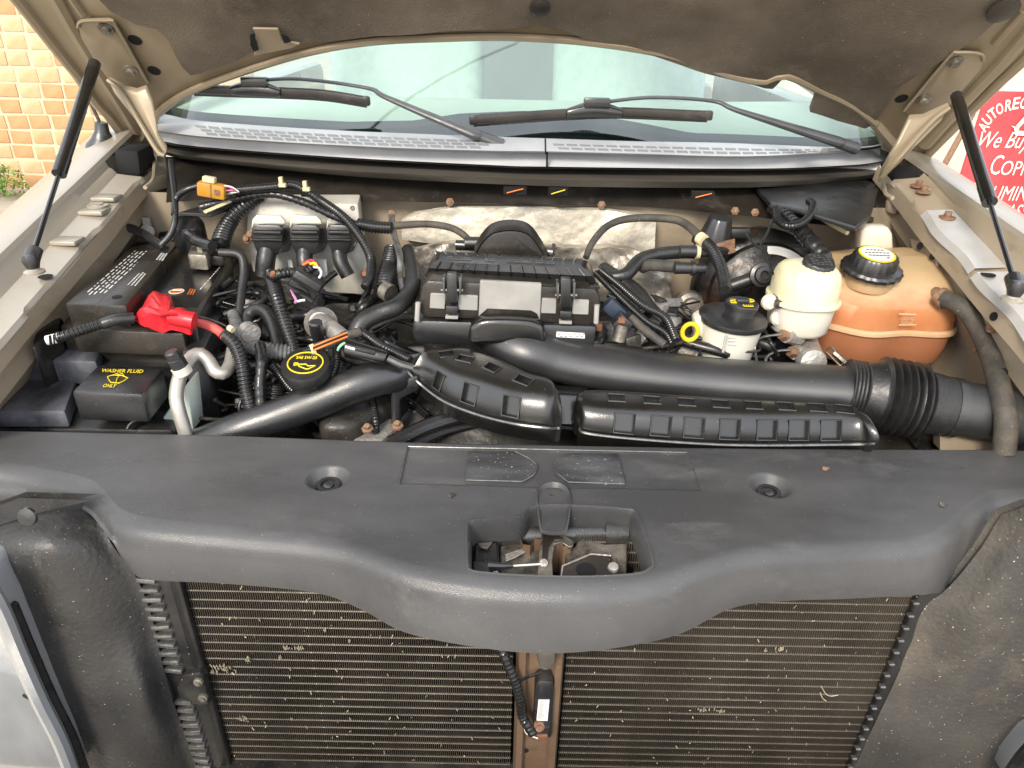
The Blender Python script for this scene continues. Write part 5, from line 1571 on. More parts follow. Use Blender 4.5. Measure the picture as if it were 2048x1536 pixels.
lidt = [((872, 502), (1166, 517), 1.274), ((880, 508), (1160, 522), 1.282), ((878, 519), (1165, 534), 1.279), ((868, 523), (1172, 538), 1.278), ((858, 536), (1184, 552), 1.270), ((853, 548), (1192, 565), 1.256)]
lid = obj('lid', strips(lidt), M_PLASTIC, ab, 30)
for i in range(13):
    t = (i + .6) / 13.2
    pts = []
    for l, r, z in lidt[3:]:
        pts.append(P(l[0] + (r[0] - l[0]) * t, l[1] + (r[1] - l[1]) * t, z=z + .0006))
    obj('lid_rib', B().tube(pts, .0014, 5), M_GLOSSBLK, lid)
    pts = [P(l[0] + (r[0] - l[0]) * t, l[1] + (r[1] - l[1]) * t, z=z + .0006) for l, r, z in lidt[:2]]
    obj('lid_rib', B().tube(pts, .0014, 5), M_GLOSSBLK, lid)
b = B()
for t0, n_ in ((.07, 3), (.17, 2), (.34, 2), (.50, 5), (.70, 4)):
    for j in range(n_):
        t = t0 + j * .035
        for dy_ in (.38, .62):
            l, r, z = lidt[1]
            a = P(l[0] + (r[0] - l[0]) * t, l[1] + (r[1] - l[1]) * t + 11 * dy_, z=1.2815)
            b.box(a, (.008, .0014, .0012))
obj('embossed_mark', b, M_TAB, lid)
obj('lid_flange', B().slab([(848, 554), (1200, 572), (1196, 564), (852, 546)], 1.257, .006).bevel(.001, 1), M_GLOSSBLK, lid)
AY = 1.035
obj('housing', B().wall([(838, 600), (843, 572), (856, 561), (1190, 577), (1199, 590), (1202, 612), (1198, 642), (1180, 652), (1110, 648), (960, 640), (850, 636), (836, 625)], AY, .14).bevel(.006), M_BROWNBLK, ab)
obj('lower_housing', B().wall([(826, 640), (1195, 652), (1190, 695), (1100, 700), (830, 690), (822, 665)], AY - .004, .12).bevel(.008), M_PLASTIC, ab)
for pl in ([(960, 562), (1083, 568), (1080, 642), (1074, 628), (1062, 622), (975, 618), (966, 626), (957, 634)], [(861, 587), (892, 588), (890, 619), (859, 617)], [(917, 590), (956, 592), (955, 622), (916, 620)], [(1084, 597), (1113, 598), (1112, 628), (1082, 627)], [(1146, 599), (1178, 601), (1177, 630), (1144, 629)]):
    obj('front_panel', B().wall(pl, AY - .004, .008).bevel(.0012, 1), M_GREYPANEL, ab)
for x_ in (904, 1132):
    dy_ = (x_ - 904) * .045
    cl = obj('lid_clip', B().prism([P(*q, y=AY - .018) for q in ((x_ - 11, 546 + dy_), (x_ + 10, 547 + dy_), (x_ + 11, 606 + dy_), (x_ - 12, 605 + dy_))], (0, .012, 0)).bevel(.003), M_PLASTIC, ab)
    obj('clip_foot', B().prism([P(*q, y=AY - .014) for q in ((x_ - 12, 612 + dy_), (x_ + 11, 613 + dy_), (x_ + 12, 630 + dy_), (x_ - 13, 629 + dy_))], (0, .012, 0)).bevel(.002), M_PLASTIC, cl)
    obj('clip_base', B().prism([P(*q, y=AY - .012) for q in ((x_ - 13, 632 + dy_), (x_ + 12, 633 + dy_), (x_ + 12, 639 + dy_), (x_ - 14, 638 + dy_))], (0, .012, 0)).bevel(.001), M_GREYPANEL, cl)
    for s_ in (-1, 1):
        obj('clip_ear', B().wall([(x_ + s_ * 14, 556 + dy_), (x_ + s_ * 20, 556 + dy_), (x_ + s_ * 18, 588 + dy_), (x_ + s_ * 14, 588 + dy_)], AY - .02, .02).bevel(.001, 1), M_TAB, cl)
        obj('clip_pin', B().tube([P(x_ + s_ * 8, 580 + dy_, y=AY - .014), P(x_ + s_ * 22, 580 + dy_, y=AY - .014)], .003, 8), M_TAB, cl)
obj('parts_label', B().wall([(1113, 664), (1170, 667), (1170, 678), (1112, 675)], AY - .0062, .003).bevel(.001, 1), M_WHITE, ab)
b = B()
for i in range(11):
    a = P(1118 + i * 4.6 + (4 if i > 5 else 0), 668 + (i % 2) * 4.5, y=AY - .0068)
    b.box(a, (.0034, .0006, .0008))
obj('label_print', b, M_HOLE, ab)
for x_, y_ in ((838, 615), (1196, 620)):
    obj('mount_stud', B().tube([P(x_ - 2, y_ - 10, y=AY - .01), P(x_ - 4, y_ + 26, y=AY - .01)], .004, 8), M_SILVER, ab)
hr = [[P(*q, y=1.16) + Vector((0, k_, 0)) for q in polyline([(948, 512), (962, 488), (982, 468), (1010, 461), (1040, 462), (1062, 472), (1080, 496), (1094, 520)], 4)] for k_ in (0, .02, .05, .08)]
for j, k_ in enumerate((.0, .012, .004, -.03)):
    for p in hr[j]:
        p.z += k_
el = obj('throttle_elbow', B().loft(hr, False, False).face and B().loft(hr, False, False), M_BROWNBLK, ab, 60)
obj('elbow_face', B().prism([P(*q, y=1.163) for q in polyline([(948, 514), (962, 489), (982, 469), (1010, 462), (1040, 463), (1062, 473), (1080, 497), (1094, 520)], 3)], (0, .03, 0)).bevel(.006), M_BROWNBLK, ab)
o = tag(obj('elbow_fitting', B().tube([Q(912, 490, -.02), Q(958, 492, -.02)], .009, 12).tube([Q(930, 486, -.03), Q(958, 486, -.03)], .011, 12), M_PLASTIC), 'black hose fitting left of the throttle elbow', 'fitting')
o = tag(obj('elbow_fitting', B().tube([Q(1085, 503, -.02), Q(1106, 505, -.02)], .010, 12).box(Q(1107, 503, -.02), (.006, .016, .024)), M_TAB), 'metal ended fitting right of the throttle elbow', 'fitting')

# --- intake duct, bellows and resonators
itk = thing('intake_duct', 'long smooth black air intake duct with ribbed bellows', 'duct')
cen_ = [(1010, 668, .05), (1020, 676, .02), (1055, 697, .01), (1110, 716, .025), (1200, 734, .035), (1320, 750, .035), (1450, 763, .03), (1580, 772, .02), (1700, 780, .008)]
pth = smooth_path([Q(*q) for q in cen_], 10)
obj('duct', B().tube(pth, lambda t, l: interp(t, [0, .06, .18, .35, .6, 1], [.052, .050, .046, .046, .046, .046]), 28, flat=.76), M_DUCT, itk, 70)
obj('duct_flange', B().wall(polyline([(936, 690), (938, 662), (950, 648), (975, 640), (1040, 641), (1072, 646), (1088, 660), (1094, 690)], 3), AY - .03, .03).bevel(.008, 3), M_GLOSSBLK, itk)
e0, e1 = pth[-1], P(1905, 815, y=.945)
ax_ = (e1 - e0)
path2 = resample([e0 - ax_ * .05, e0, e0 + ax_ * .12, e0 + ax_ * .9, e1], .0018)[0]


def rbell(t, l):
    if t < .14:
        return .045 + (.003 if (t * 60) % 2 < 1 else 0)
    if t < .30:
        return .046 + (.008 * (t - .14) / .16)
    if t < .72:
        k_ = (t - .30) / .42 * 6.0
        return .0545 + .0065 * math.sin(k_ * 2 * math.pi)
    return .050 - .006 * (t - .72) / .28


obj('bellows', B().tube(path2, rbell, 40), M_RUBBER, itk, 70)
obj('inlet_pipe', B().tube([e1 - ax_ * .02, e1 + ax_ * .3, e1 + ax_ * .9], .043, 32), M_DUCT, itk, 60)
obj('pipe_clamp', B().tube([e1 - ax_ * .05, e1 + ax_ * .03], .0465, 32), M_PLASTIC, itk, 40)
obj('inlet_socket', B().tube([e1 + ax_ * .62, e1 + ax_ * .98], lambda t, l: .05 + .006 * t, 32), M_PLASTIC, itk)


def resonator(st, top_d, front_d, name, label, zt, zr, per):
    stv = []
    n = len(st)
    cols = [smooth_path([Vector((s[k_][0], s[k_][1], 0)) for s in st], per) for k_ in range(3)]
    rings = []
    for a, r_, s_ in zip(*cols):
        A, Rg = P(a.x, a.y, z=zt), P(r_.x, r_.y, z=zr)
        S = P(s_.x, s_.y, y=Rg.y - .014)
        rings.append([A + Vector((0, .006, -.075)), A, Rg, S, S + Vector((0, .020, -.038))])
    def rounded(r_, rad):
        out_ = [r_[0]]
        for i_ in (1, 2, 3):
            p0, p1, p2 = r_[i_ - 1], r_[i_], r_[i_ + 1]
            d0, d1 = p0 - p1, p2 - p1
            e0_, e1_ = p1 + d0.normalized() * min(rad, d0.length * .45), p1 + d1.normalized() * min(rad, d1.length * .45)
            for k_ in range(7):
                u = k_ / 6
                out_.append(e0_ * (1 - u) ** 2 + p1 * (2 * u * (1 - u)) + e1_ * u ** 2)
        out_.append(r_[4])
        return out_

    fine = [rounded(r_, .020) for r_ in rings]

    def ends(ring, nxt):
        c_ = sum(ring, Vector()) / len(ring)
        d_ = (c_ - sum(nxt, Vector()) / len(nxt)).normalized()
        return [[c_ + (p - c_) * k_ + d_ * o_ for p in ring] for k_, o_ in ((.30, .013), (.62, .0125), (.82, .010), (.93, .006), (.985, .002))]

    e_a, e_b = ends(fine[0], fine[1]), ends(fine[-1], fine[-2])
    b = B().loft(e_a + fine + e_b[::-1])
    t = thing(name, label, 'resonator')
    o = obj('body', b, M_RESO, t, 40)
    cb_ = B()
    frames = []
    for (px_, py_), w_, h_ in top_d:
        c = P(px_, py_, z=(zt + zr) / 2)
        i = min(range(len(rings)), key=lambda i: (rings[i][1].lerp(rings[i][2], .5) - c).length)
        A, Rg = rings[i][1], rings[i][2]
        nx = (rings[min(i + 2, len(rings) - 1)][1] - rings[max(i - 2, 0)][1]).normalized()
        vy = (A - Rg).normalized()
        nz = nx.cross(vy).normalized()
        c = A.lerp(Rg, .5) + nx * (c - A.lerp(Rg, .5)).dot(nx)
        k_ = pxm(c)
        m_ = Matrix((nx, nz.cross(nx), nz)).transposed()
        cb_.box(c + nz * .002, (w_ * k_, h_, .018), m_)
        frames.append([c + nz * .0002 + nx * (sx_ * w_ * k_ / 2) + nz.cross(nx) * (sy_ * h_ / 2) for sx_, sy_ in ((-1, -1), (1, -1), (1, 1), (-1, 1), (-1, -1))])
    for (px_, py_), w_, h_ in front_d:
        c0 = P(px_, py_, y=rings[len(rings) // 2][3].y)
        i = min(range(len(rings)), key=lambda i: abs((rings[i][2].lerp(rings[i][3], .5) - c0).x))
        Rg, S = rings[i][2], rings[i][3]
        nx = (rings[min(i + 2, len(rings) - 1)][3] - rings[max(i - 2, 0)][3]).normalized()
        vy = (Rg - S).normalized()
        nz = nx.cross(vy).normalized()
        c = Rg.lerp(S, .50)
        k_ = pxm(c)
        m_ = Matrix((nx, nz.cross(nx), nz)).transposed()
        cb_.box(c + nz * .002, (w_ * k_, h_, .018), m_)
        frames.append([c + nz * .0002 + nx * (sx_ * w_ * k_ / 2) + nz.cross(nx) * (sy_ * h_ / 2) for sx_, sy_ in ((-1, -1), (1, -1), (1, 1), (-1, 1), (-1, -1))])
    cut(o, cb_)
    for fr in frames:
        obj('dimple_rim', B().tube(fr, .0015, 6, caps=False), M_RESO, t)
    obj('seam', B().tube([r_[3] + Vector((0, -.001, -.002)) for r_ in rings], .0022, 6), M_TAB, t)
    return t, rings


resonator([((828, 706), (815, 714), (811, 736)), ((872, 692), (852, 722), (846, 770)), ((935, 687), (905, 744), (892, 802)), ((985, 703), (975, 766), (960, 828)), ((1050, 733), (1040, 787), (1030, 845)), ((1098, 747), (1098, 797), (1094, 853)), ((1113, 768), (1116, 812), (1117, 853))],
          [((889, 701), 30, .014), ((932, 716), 34, .016), ((986, 734), 36, .017), ((1052, 757), 38, .017)], [((866, 745), 24, .026), ((940, 780), 34, .030), ((1024, 806), 38, .030)],
          'intake_resonator', 'curved glossy black resonator with square dimples beside the radiator hose', 1.168, 1.155, 10)
resonator([((1172, 779), (1165, 800), (1160, 846)), ((1195, 771), (1188, 816), (1187, 866)), ((1440, 786), (1440, 830), (1440, 886)), ((1680, 800), (1688, 836), (1692, 886)), ((1712, 811), (1738, 850), (1750, 884))],
          [((x_, 796 + (x_ - 1233) * .058), 34, .018) for x_ in (1233, 1304, 1373, 1441, 1507, 1573, 1636, 1690)], [((x_, 850), 40, .030) for x_ in (1248, 1324, 1397, 1468, 1537, 1604, 1668)],
          'intake_resonator', 'long straight glossy black resonator with square dimples under the duct', 1.134, 1.126, 26)
o = tag(obj('resonator_web', B().prism([P(1098, 785, y=.96), P(1180, 790, y=.96), P(1180, 852, y=.93), P(1098, 850, y=.93)], (0, .03, 0)).bevel(.006), M_GLOSSBLK), 'flat black web joining the two dimpled resonators', 'web')
o = tag(obj('coil_cover', B().slab([(1120, 685), (1180, 678), (1290, 690), (1300, 712), (1200, 712), (1120, 700)], 1.150, .05).bevel(.01, 3), M_PLASTIC), 'low black coil cover behind the intake duct', 'cover')

# --- driver side: power steering
ps = thing('power_steering_reservoir', 'white power steering reservoir with a wide black lid and yellow marks', 'reservoir')
PC = P(1466, 632, y=1.085)
obj('tank', B().lathe([(.041, -.15), (.046, -.06), (.0505, -.012), (.0505, -.008)], PC, (.06, -.03, 1), 40), M_WHITETANK, ps)
obj('tank_bracket', B().wall([(1390, 640), (1412, 628), (1416, 690), (1412, 735), (1362, 735), (1364, 722), (1392, 705)], 1.075, .03).bevel(.004), M_WHITETANK, ps)
obj('lid_disc', B().lathe([(.050, -.010), (.0545, -.009), (.056, -.004), (.0555, .0), (.052, .002), (.028, .004), (.0005, .004)], PC, (.06, -.03, 1), 48), M_PLASTIC, ps)
cp2 = obj('cap', B().lathe([(.024, .003), (.0235, .014), (.0265, .015), (.0265, .021), (.025, .0225), (.0005, .0225)], PC + Vector((.012, .006, 0)), (.06, -.03, 1), 30, rib=(10, .10)), M_PLASTIC, ps)
ct = PC + Vector((.012, .006, 0)) + Vector((.06, -.03, 1)).normalized() * .023
obj('cap_grip', B().box(ct + Vector((0, 0, .002)), (.022, .008, .008)).bevel(.003), M_PLASTIC, cp2)
ring = [ct + Vector((.013 + .007 * math.cos(a), .006 + .006 * math.sin(a), .0005)) for a in [2 * math.pi * i / 20 for i in range(21)]]
obj('yellow_mark', B().tube(ring, .0011, 5, caps=False).box(ct + Vector((.013, .006, .0006)), (.006, .0016, .001)), M_YELLOW, cp2)
obj('yellow_mark', B().tube([ct + Vector(v) for v in ((-.020, .002, .0005), (-.012, .003, .0005), (-.012, -.005, .0005), (-.020, -.006, .0005), (-.020, .002, .0005))], .0012, 5).box(ct + Vector((-.014, .009, .0006)), (.010, .0016, .001)), M_YELLOW, cp2)
obj('yellow_mark', B().box(ct + Vector((.004, -.017, .0006)), (.016, .006, .001)), M_YELLOW, cp2)
for i in range(4):
    obj('mark_bar', B().box(ct + Vector((-.001 + i * .0035, -.017, .0012)), (.0014, .004, .001)), M_HOLE, cp2)
for i in range(3):
    obj('level_line', B().tube([P(1456, 674 + i * 7, y=1.0325), P(1472, 675 + i * 7, y=1.0325)], .0009, 5), M_WHITETANK, ps)
obj('level_slot', B().tube([P(1452, 672, y=1.0325), P(1446, 704, y=1.0325)], .0022, 8), mat('shaded slot plastic', (.42, .42, .38), (.46, .45, .4), 20, .4), ps)
dp = thing('dipstick', 'bright yellow ring dipstick handle left of the white reservoir', 'dipstick')
DC = P(1380, 664, y=1.06)
obj('ring_handle', B().tube([DC + Vector((.0125 * math.cos(a), 0, .0145 * math.sin(a))) for a in [2 * math.pi * i / 24 for i in range(25)]], .0038, 8, caps=False), M_YELLOW, dp)
obj('shaft', B().tube([DC + Vector((0, 0, -.014)), DC + Vector((.002, .01, -.03))], .0035, 8), M_YELLOW, dp)

# --- brake booster, master cylinder, fluid reservoir
bb = thing('brake_booster', 'round rust speckled black brake booster on the firewall', 'brake booster')
M_BOOST = mat('rusty black drum', (0.014, 0.013, 0.012), (0.085, 0.035, 0.018), 26, .36, .12, bump=.2, lo=.52, hi=.74)
BC = P(1512, 585, y=1.36)
bd = Vector((.0, -1, .12))
obj('drum', B().lathe([(.128, -.03), (.130, .01), (.124, .022), (.108, .030), (.104, .040), (.085, .046), (.080, .052), (.05, .058), (.045, .07), (.0005, .07)], BC, bd, 56), M_BOOST, bb, 40)
q4 = bd.normalized().to_track_quat('Z', 'Y').to_matrix()
arc = [(math.cos(R(a)), math.sin(R(a))) for a in range(28, 100, 6)]
rr_ = [[BC + q4 @ Vector((r_ * c_, r_ * s_, .043 + (.002 if r_ < .1 else .001))) for c_, s_ in arc] for r_ in (.088, .103)]
obj('booster_label', B().loft([[p + bd.normalized() * .002 for p in r_] for r_ in rr_], False, False), M_WHITE, bb)
obj('check_valve', B().lathe([(.022, 0), (.022, .008), (.016, .010), (.015, .018), (.008, .019), (.007, .012), (.0005, .012)], P(1522, 550, y=1.24), (0, -1, .35), 24), M_PLASTIC, bb)
obj('valve_tube', B().tube([P(1522, 552, y=1.25), P(1490, 562, y=1.25), P(1462, 572, y=1.25)], .012, 12), M_PLASTIC, bb)
mc = thing('master_cylinder', 'bare aluminium brake master cylinder with rusty line nuts', 'master cylinder')
obj('casting', B().tube(smooth_path([P(1600, 640, y=1.22), P(1610, 690, y=1.13), P(1622, 720, y=1.07), P(1624, 728, y=1.05)], 6), lambda t, l: .024 - .002 * t, 20), M_ALU, mc)
obj('bore_cap', B().lathe([(.022, -.01), (.023, 0), (.022, .010), (.019, .012), (.0005, .0122)], P(1622, 724, y=1.045), (.05, -1, .25), 28), M_ALU, mc)
for q, nm in (((1575, 672), 0), ((1592, 706), 1)):
    obj('port_boss', B().tube([P(q[0] + 22, q[1] + 4, y=1.10), P(q[0] - 2, q[1] - 2, y=1.085)], .0135, 10), M_ALU, mc)
    obj('line_nut', B().tube([P(q[0] + 4, q[1], y=1.085), P(q[0] - 14, q[1] - 3, y=1.08)], .0085, 6), M_RUST, mc)
obj('brake_line', B().tube(smooth_path([P(1562, 669, y=1.08), P(1535, 672, y=1.08), P(1514, 680, y=1.07), P(1510, 700, y=1.06), P(1518, 745, y=1.05)], 8), .0022, 8), M_TAB, mc)
obj('brake_line', B().tube(smooth_path([P(1580, 700, y=1.075), P(1555, 702, y=1.075), P(1535, 712, y=1.07), P(1532, 725, y=1.06), P(1542, 745, y=1.05)], 8), .0024, 8), M_TAB, mc)
bf = thing('brake_fluid_reservoir', 'yellowed translucent brake fluid reservoir with ribbed black cap', 'reservoir')
FC = P(1606, 592, y=1.125)


def sup(z, sx, sy, n_=40, e=2.6, lob=0.0, nl=5, cx=0.0, cy=0.0):
    r_ = []
    for i in range(n_):
        a = 2 * math.pi * i / n_
        c_, s_ = math.cos(a), math.sin(a)
        k_ = (abs(c_) ** e + abs(s_) ** e) ** (-1 / e) * (1 + lob * math.cos(nl * a + .6))
        r_.append(Vector((cx + c_ * k_ * sx, cy + s_ * k_ * sy, z)))
    return r_


lowp = [(-.062, .034), (-.060, .042), (-.053, .047), (-.03, .0495), (-.002, .052)]
upp = [(-.001, .0525), (.022, .0525), (.036, .051), (.046, .0475), (.053, .041), (.057, .030), (.059, .012)]
obj('tank', B().loft([[FC + p for p in sup(h_, s_, s_)] for h_, s_ in lowp]), M_WHITETANK, bf, 50)
obj('tank_dome', B().loft([[FC + p for p in sup(h_, s_, s_)] for h_, s_ in upp]), M_YELLOWTANK, bf, 50)
obj('tank_seam', B().loft([[FC + p for p in sup(h_, s_, s_)] for h_, s_ in ((-.006, .053), (-.005, .0575), (.001, .0575), (.002, .053))]), M_YELLOWTANK, bf)
for q, m_ in (((1538, 604), M_WHITETANK), ((1556, 636), M_WHITETANK)):
    obj('side_lug', B().lathe([(.002, -.008), (.010, -.007), (.0135, -.003), (.0135, .003), (.010, .007), (.002, .008)], P(*q, y=FC.y - .02), (.25, -1, .1), 20), m_, bf)
CC = P(1635, 534, y=1.115)
obj('cap', B().lathe([(.025, -.014), (.0255, 0), (.0255, .009), (.0235, .012), (.0005, .0115)], CC, (.05, -.25, 1), 48, rib=(3, -.05)), M_PLASTIC, bf)
b = B()
cd = Vector((.05, -.25, 1)).normalized()
cxv = Vector((1, 0, -.05)).normalized()
cyv = cd.cross(cxv)
for i in range(6):
    for j in range(5):
        if random.random() < .8:
            b.box(CC + cd * .0138 + cxv * (-.014 + j * .007) + cyv * (-.013 + i * .0052), (.005, .0012, .0008))
obj('cap_print', b, M_TAB, bf)
o = tag(obj('level_switch', B().box(P(1560, 668 - 62, y=1.1), (.02, .02, .012)).box(P(1555, 600, y=1.11), (.016, .016, .016)).bevel(.002), M_PLASTIC), 'small black level switch plug at the brake reservoir side', 'switch')
o = tag(obj('line_clip', B().tube([P(1652, 700, y=1.08), P(1662, 694, y=1.08), P(1690, 724, y=1.06), P(1680, 732, y=1.06), P(1652, 704, y=1.08)], .0022, 6).tube([P(1668, 705, y=1.075), P(1692, 726, y=1.06)], .005, 6), M_ZINC), 'wire spring clip between master cylinder and coolant tank', 'clip')

# --- coolant tank
ctk = thing('coolant_tank', 'translucent orange coolant expansion tank with black pressure cap', 'coolant tank')
TC = Vector((.664, 1.235, 0))
prof = [(1.078, .80), (1.083, .90), (1.095, .955), (1.12, .985), (1.145, 1.0), (1.165, 1.0), (1.195, .985), (1.214, .95), (1.228, .88), (1.239, .76), (1.247, .55), (1.25, .25)]


def tank_ring(z, k_):
    out_ = []
    for p in sup(z, .134, .110, 84, 3.0, .045, 7):
        q = Vector((p.x * k_, p.y * k_, 0))
        hgt = z
        if z > 1.2:
            hgt -= .018 * max(0, -q.y / .1) - .012 * max(0, q.x / .1)
        out_.append(Vector((TC.x + q.x, TC.y + q.y, hgt)))
    return out_


obj('tank', B().loft([tank_ring(z, k_) for z, k_ in prof]), M_COOLANT, ctk, 60)
M_SEAMC = mat('tank seam plastic', (.66, .40, .22), (.70, .48, .30), 20, .4, sss=.2)
obj('tank_seam', B().loft([tank_ring(z, k_) for z, k_ in ((1.146, 1.0), (1.147, 1.045), (1.153, 1.045), (1.156, 1.0))]), M_SEAMC, ctk, 40)
obj('neck', B().lathe([(.040, -.022), (.040, .004)], P(1742, 545, y=1.175), (0, -.12, 1), 32), M_COOLANT, ctk)
KC = P(1742, 540, y=1.175)
ka = Vector((.02, -.16, 1)).normalized()
cpp = obj('pressure_cap', B().lathe([(.049, -.002), (.050, .004), (.047, .008), (.037, .010), (.036, .026), (.033, .030), (.0005, .030)], KC, ka, 60, rib=(3, .035)), M_PLASTIC, ctk)
obj('cap_label', B().lathe([(.030, .030), (.030, .0312), (.0005, .0313)], KC, ka, 40), M_YELLOW, cpp)
obj('cap_label', B().lathe([(.0265, .0312), (.0265, .0318), (.0005, .0319)], KC, ka, 40), M_WHITE, cpp)
kx = Vector((1, 0, -.02)).normalized()
ky = ka.cross(kx)
b = B()
for i, (n_, w_) in enumerate(((5, .005), (7, .005), (6, .006))):
    for j in range(n_):
        b.box(KC + ka * .0322 + kx * ((j - (n_ - 1) / 2) * .0062) + ky * (.012 - i * .010), (w_ * .8, .0025, .0006))
obj('cap_print', b, M_HOLE, cpp)
obj('cap_warning', B().box(KC + ka * .0323 + kx * .012 + ky * -.016, (.005, .004, .0006)), M_RED, cpp)
obj('warning_sticker', B().prism([P(1792, 540, z=1.234), P(1822, 536, z=1.238), P(1842, 552, z=1.236), P(1806, 556, z=1.232)], (0, 0, -.003)), M_WHITE, ctk)
obj('sticker_band', B().prism([P(1792, 540, z=1.2345), P(1822, 536, z=1.2385), P(1828, 541, z=1.2385), P(1796, 545, z=1.2345)], (0, 0, -.002)), M_YELLOW, ctk)
obj('rear_bracket', B().wall([(1722, 462), (1732, 454), (1778, 455), (1786, 468), (1788, 500), (1720, 505)], 1.30, .03).bevel(.006), M_WHITETANK, ctk)
z_ = TC.y - .117
o0 = P(1797, 642, y=z_)
text('COLD FILL', ctk, P(1800, 640, y=z_), P(1828, 640, y=z_) - P(1800, 640, y=z_), Vector((0, 0, .006)), M_SEAMC, .0014, bold=.01)
text('RANGE', ctk, P(1802, 647, y=z_), P(1824, 647, y=z_) - P(1802, 647, y=z_), Vector((0, 0, .0045)), M_SEAMC, .0014, bold=.01)
for dy_ in (629, 646):
    obj('level_line', B().tube([P(1798, dy_ - 1 if dy_ < 640 else dy_ + 4, y=z_ - .002), P(1832, dy_ if dy_ < 640 else dy_ + 4, y=z_ - .002)], .0011, 6), M_SEAMC, ctk)
obj('bottom_foot', B().wall([(1715, 735), (1722, 715), (1772, 715), (1778, 740)], 1.14, .04).bevel(.004), M_WHITETANK, ctk)
obj('overflow_spout', B().tube([P(1868, 588, y=1.15), P(1898, 600, y=1.12)], .013, 14), M_RUST, ctk)
ovh = thing('overflow_hose', 'dusty grey overflow hose sweeping from the orange tank down behind the duct', 'hose')
pth = smooth_path([P(1886, 596, y=1.12), P(1925, 615, y=1.09), P(1955, 655, y=1.06), P(1982, 715, y=1.0), P(2000, 780, y=.925), P(2012, 840, y=.885), P(2008, 905, y=.87)], 10)
obj('hose', B().tube(resample(pth, .006)[0], lambda t, l: .0145 + .001 * t, 16), M_GREYHOSE, ovh, 60)
obj('rusty_clamp', B().tube([P(1878, 592, y=1.13), P(1894, 602, y=1.115)], .0168, 12), M_RUST, ovh)

# --- driver side hoses and sensors
hose('purge_hose', 'dusty hose arching over the foil from filter box to brake booster', 'hose', [(1172, 515, -.02), (1185, 485, -.03), (1215, 452, -.03), (1255, 438, -.03), (1310, 436, -.03), (1360, 442, -.03), (1395, 468, -.04), (1415, 485, -.04)], (13, 18), M_GREYHOSE)
hose('corrugated_loom', 'corrugated loom dropping over the booster to the steering cap', 'loom', [(1402, 475, -.05), (1425, 500, -.05), (1440, 530, -.05), (1448, 560, -.05), (1450, 580, -.05)], 23, M_LOOM, corr=.0058)
o = tag(obj('hose_collar', hose_mesh([(1399, 475, -.06), (1408, 482, -.06)], 25), M_CREAM), 'cream collar where the dusty hose meets the loom', 'collar')
hose('booster_hose', 'black vacuum hose curving from the foil into a quick coupling', 'hose', [(1205, 555, .02), (1250, 550, .01), (1280, 520, .0), (1320, 508, .0), (1370, 504, .0), (1398, 505, .0)], 27, M_RUBBER)
hose('booster_hose', 'lower grey vacuum hose ending in a black quick coupling', 'hose', [(1285, 535, .02), (1300, 530, .0), (1330, 532, .0), (1358, 534, .0)], 24, M_GREYHOSE)
for i, q in enumerate(((1385, 503), (1375, 536))):
    c = Q(q[0], q[1], -.02)
    qc = thing('quick_coupling', ['upper black quick coupling with pale ring on the vacuum hose', 'lower ribbed black quick coupling on the grey hose'][i], 'coupling')
    obj('coupling_body', B().tube([c + Vector((-.022, 0, 0)), c + Vector((-.01, 0, 0)), c + Vector((.018, 0, 0)), c + Vector((.03, 0, 0))], lambda t, l: .011 - .002 * t, 12), M_PLASTIC, qc)
    obj('coupling_ring', B().tube([c + Vector((.006, 0, 0)), c + Vector((.012, 0, 0))], .013, 12), M_CREAM if i == 0 else M_PLASTIC, qc)
cv = thing('canister_valve', 'ribbed black vapour valve on a rusty bracket above the booster', 'valve')
c = P(1434, 462, y=1.33)
obj('valve_body', B().lathe([(.042, -.028), (.042, -.020), (.032, -.015), (.022, .024), (.019, .028), (.0005, .028)], c, (.08, -.15, 1), 36, rib=(4, -.07)), M_PLASTIC, cv)
obj('valve_plug', B().box(c + Vector((.042, 0, -.002)), (.04, .018, .018)).bevel(.003), M_PLASTIC, cv)
obj('rusty_bracket', B().wall([(1432, 488), (1470, 478), (1470, 505), (1450, 510), (1436, 500)], 1.30, .004), M_RUST, cv)
obj('valve_wire', hose_mesh([(1490, 465, -.06), (1510, 490, -.06), (1530, 500, -.06), (1540, 525, -.05), (1546, 548, -.05)], 5), M_LOOM, cv)
hose('cowl_loom', 'thick taped loom dropping from the cowl behind the brake reservoir', 'loom', [(1545, 415, -.01), (1570, 432, -.02), (1600, 460, -.03), (1625, 490, -.03), (1645, 515, -.02), (1655, 545, .0)], (28, 34), M_LOOM, tape=.012)
hose('cowl_loom', 'looped black loom ring under the right end of the cowl', 'loom', [(1550, 418, -.04), (1556, 440, -.05), (1575, 452, -.06), (1600, 448, -.06), (1620, 430, -.06), (1626, 410, -.05), (1618, 402, -.03)], 15, M_LOOM, corr=.0045)
hose('tie_wire', 'thin black wire hanging from the cowl loom across the booster', 'wire', [(1545, 440, -.06), (1535, 465, -.06), (1522, 490, -.06), (1535, 515, -.06), (1545, 545, -.06)], 6, M_LOOM)
for i, (q0, q1) in enumerate((([(1200, 540), (1240, 572), (1285, 610), (1330, 635), (1352, 680)], 15), ([(1190, 545), (1235, 590), (1290, 640), (1330, 665), (1345, 690)], 13), ([(1215, 590), (1260, 610), (1290, 640), (1300, 660)], 11), ([(1205, 530), (1265, 570), (1300, 612), (1330, 640)], 30))):
    hose('injector_loom', ['glossy ribbed loom sweeping from the filter box to the dipstick', 'second ribbed loom below the sweeping loom', 'short inner loom behind the blue connector', 'broad flat black loom cover behind the ribbed looms'][i], 'loom', [(a, b_, (-.03, -.02, -.01, .02)[i]) for a, b_ in q0], q1, M_LOOM if i < 3 else M_RUBBER, corr=(.0042 if i < 3 else None), flat=(None if i < 3 else .4))
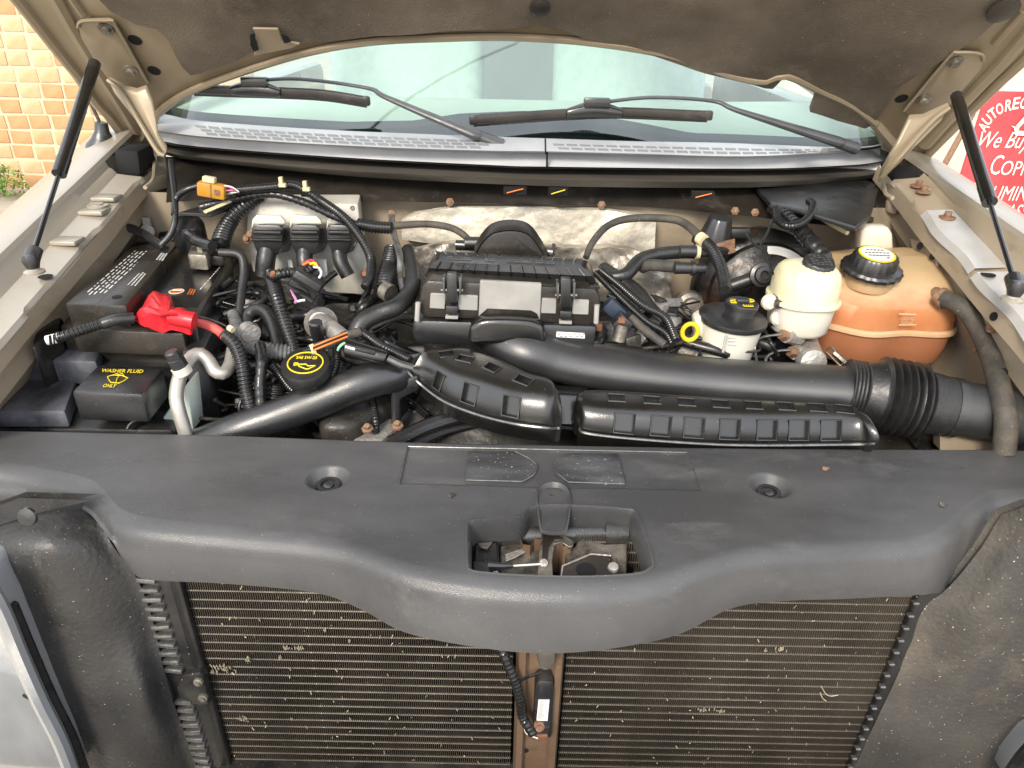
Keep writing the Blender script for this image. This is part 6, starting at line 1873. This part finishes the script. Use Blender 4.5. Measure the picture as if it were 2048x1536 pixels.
hose('smooth_rod_hose', 'straight smooth black hose lying towards the steering reservoir', 'hose', [(1262, 635, -.02), (1290, 660, -.02), (1330, 690, -.02)], 17, M_GREYHOSE)
ic = thing('injector_connector', 'slate blue injector plug on a metal injector beside the filter box', 'connector')
rot = Matrix.Rotation(.7, 3, 'Y')
obj('blue_plug', B().box(Q(1228, 618, -.02), (.036, .02, .024), rot).bevel(.004), M_BLUECON, ic)
obj('plug_shell', B().box(Q(1244, 645, -.02), (.026, .022, .024), rot).bevel(.003), M_PLASTIC, ic)
obj('injector_body', B().tube([Q(1244, 650, -.02), Q(1236, 682, .0)], .011, 12), M_ZINC, ic)
obj('copper_lug', B().box(Q(1243, 640, -.035), (.010, .006, .008)), M_COPPER, ic)
o = tag(obj('brown_clip', B().box(Q(1192, 652, -.0), (.02, .015, .014)).bevel(.003), M_COPPER), 'brown clip at the lower right corner of the filter box', 'clip')
o = tag(obj('boot_grommet', B().lathe([(.03, 0), (.026, .01), (.018, .014), (.016, .028), (.010, .03), (.0005, .03)], P(1378, 610, y=1.33), (0, -1, .2), 24), M_FOILD), 'grey steering shaft grommet on the firewall', 'grommet')
o = tag(obj('fan_cover', B().slab([(1300, 698), (1320, 690), (1390, 690), (1388, 720), (1300, 716)], 1.125, .05).bevel(.008), M_GLOSSBLK), 'black rounded cover behind the duct at the dipstick', 'cover')
o = tag(obj('tar_patch', B().lathe([(.035, 0), (.03, .01), (.018, .014), (.0005, .015)], P(1860, 880, z=1.02), (0, -.3, 1), 14), M_GLOSSBLK), 'shiny black rubber lump under the inlet pipe', 'lump')
o = tag(obj('side_bracket', B().wall([(1880, 860), (1930, 858), (1990, 862), (1990, 900), (1880, 900)], .93, .02), M_INNER), 'tan bracket plate under the inlet pipe', 'bracket')

# Empties move to the foot of their thing
bpy.context.view_layer.update()
for t in ROOTS:
    pts = []
    for ch in t.children_recursive:
        if ch.type == 'MESH':
            for cnr in ch.bound_box:
                pts.append(ch.matrix_world @ Vector(cnr))
    if not pts:
        continue
    loc = Vector(((min(p.x for p in pts) + max(p.x for p in pts)) / 2, (min(p.y for p in pts) + max(p.y for p in pts)) / 2, min(p.z for p in pts)))
    t.location = loc
    for ch in t.children:
        ch.matrix_parent_inverse = Matrix.Translation(-loc)
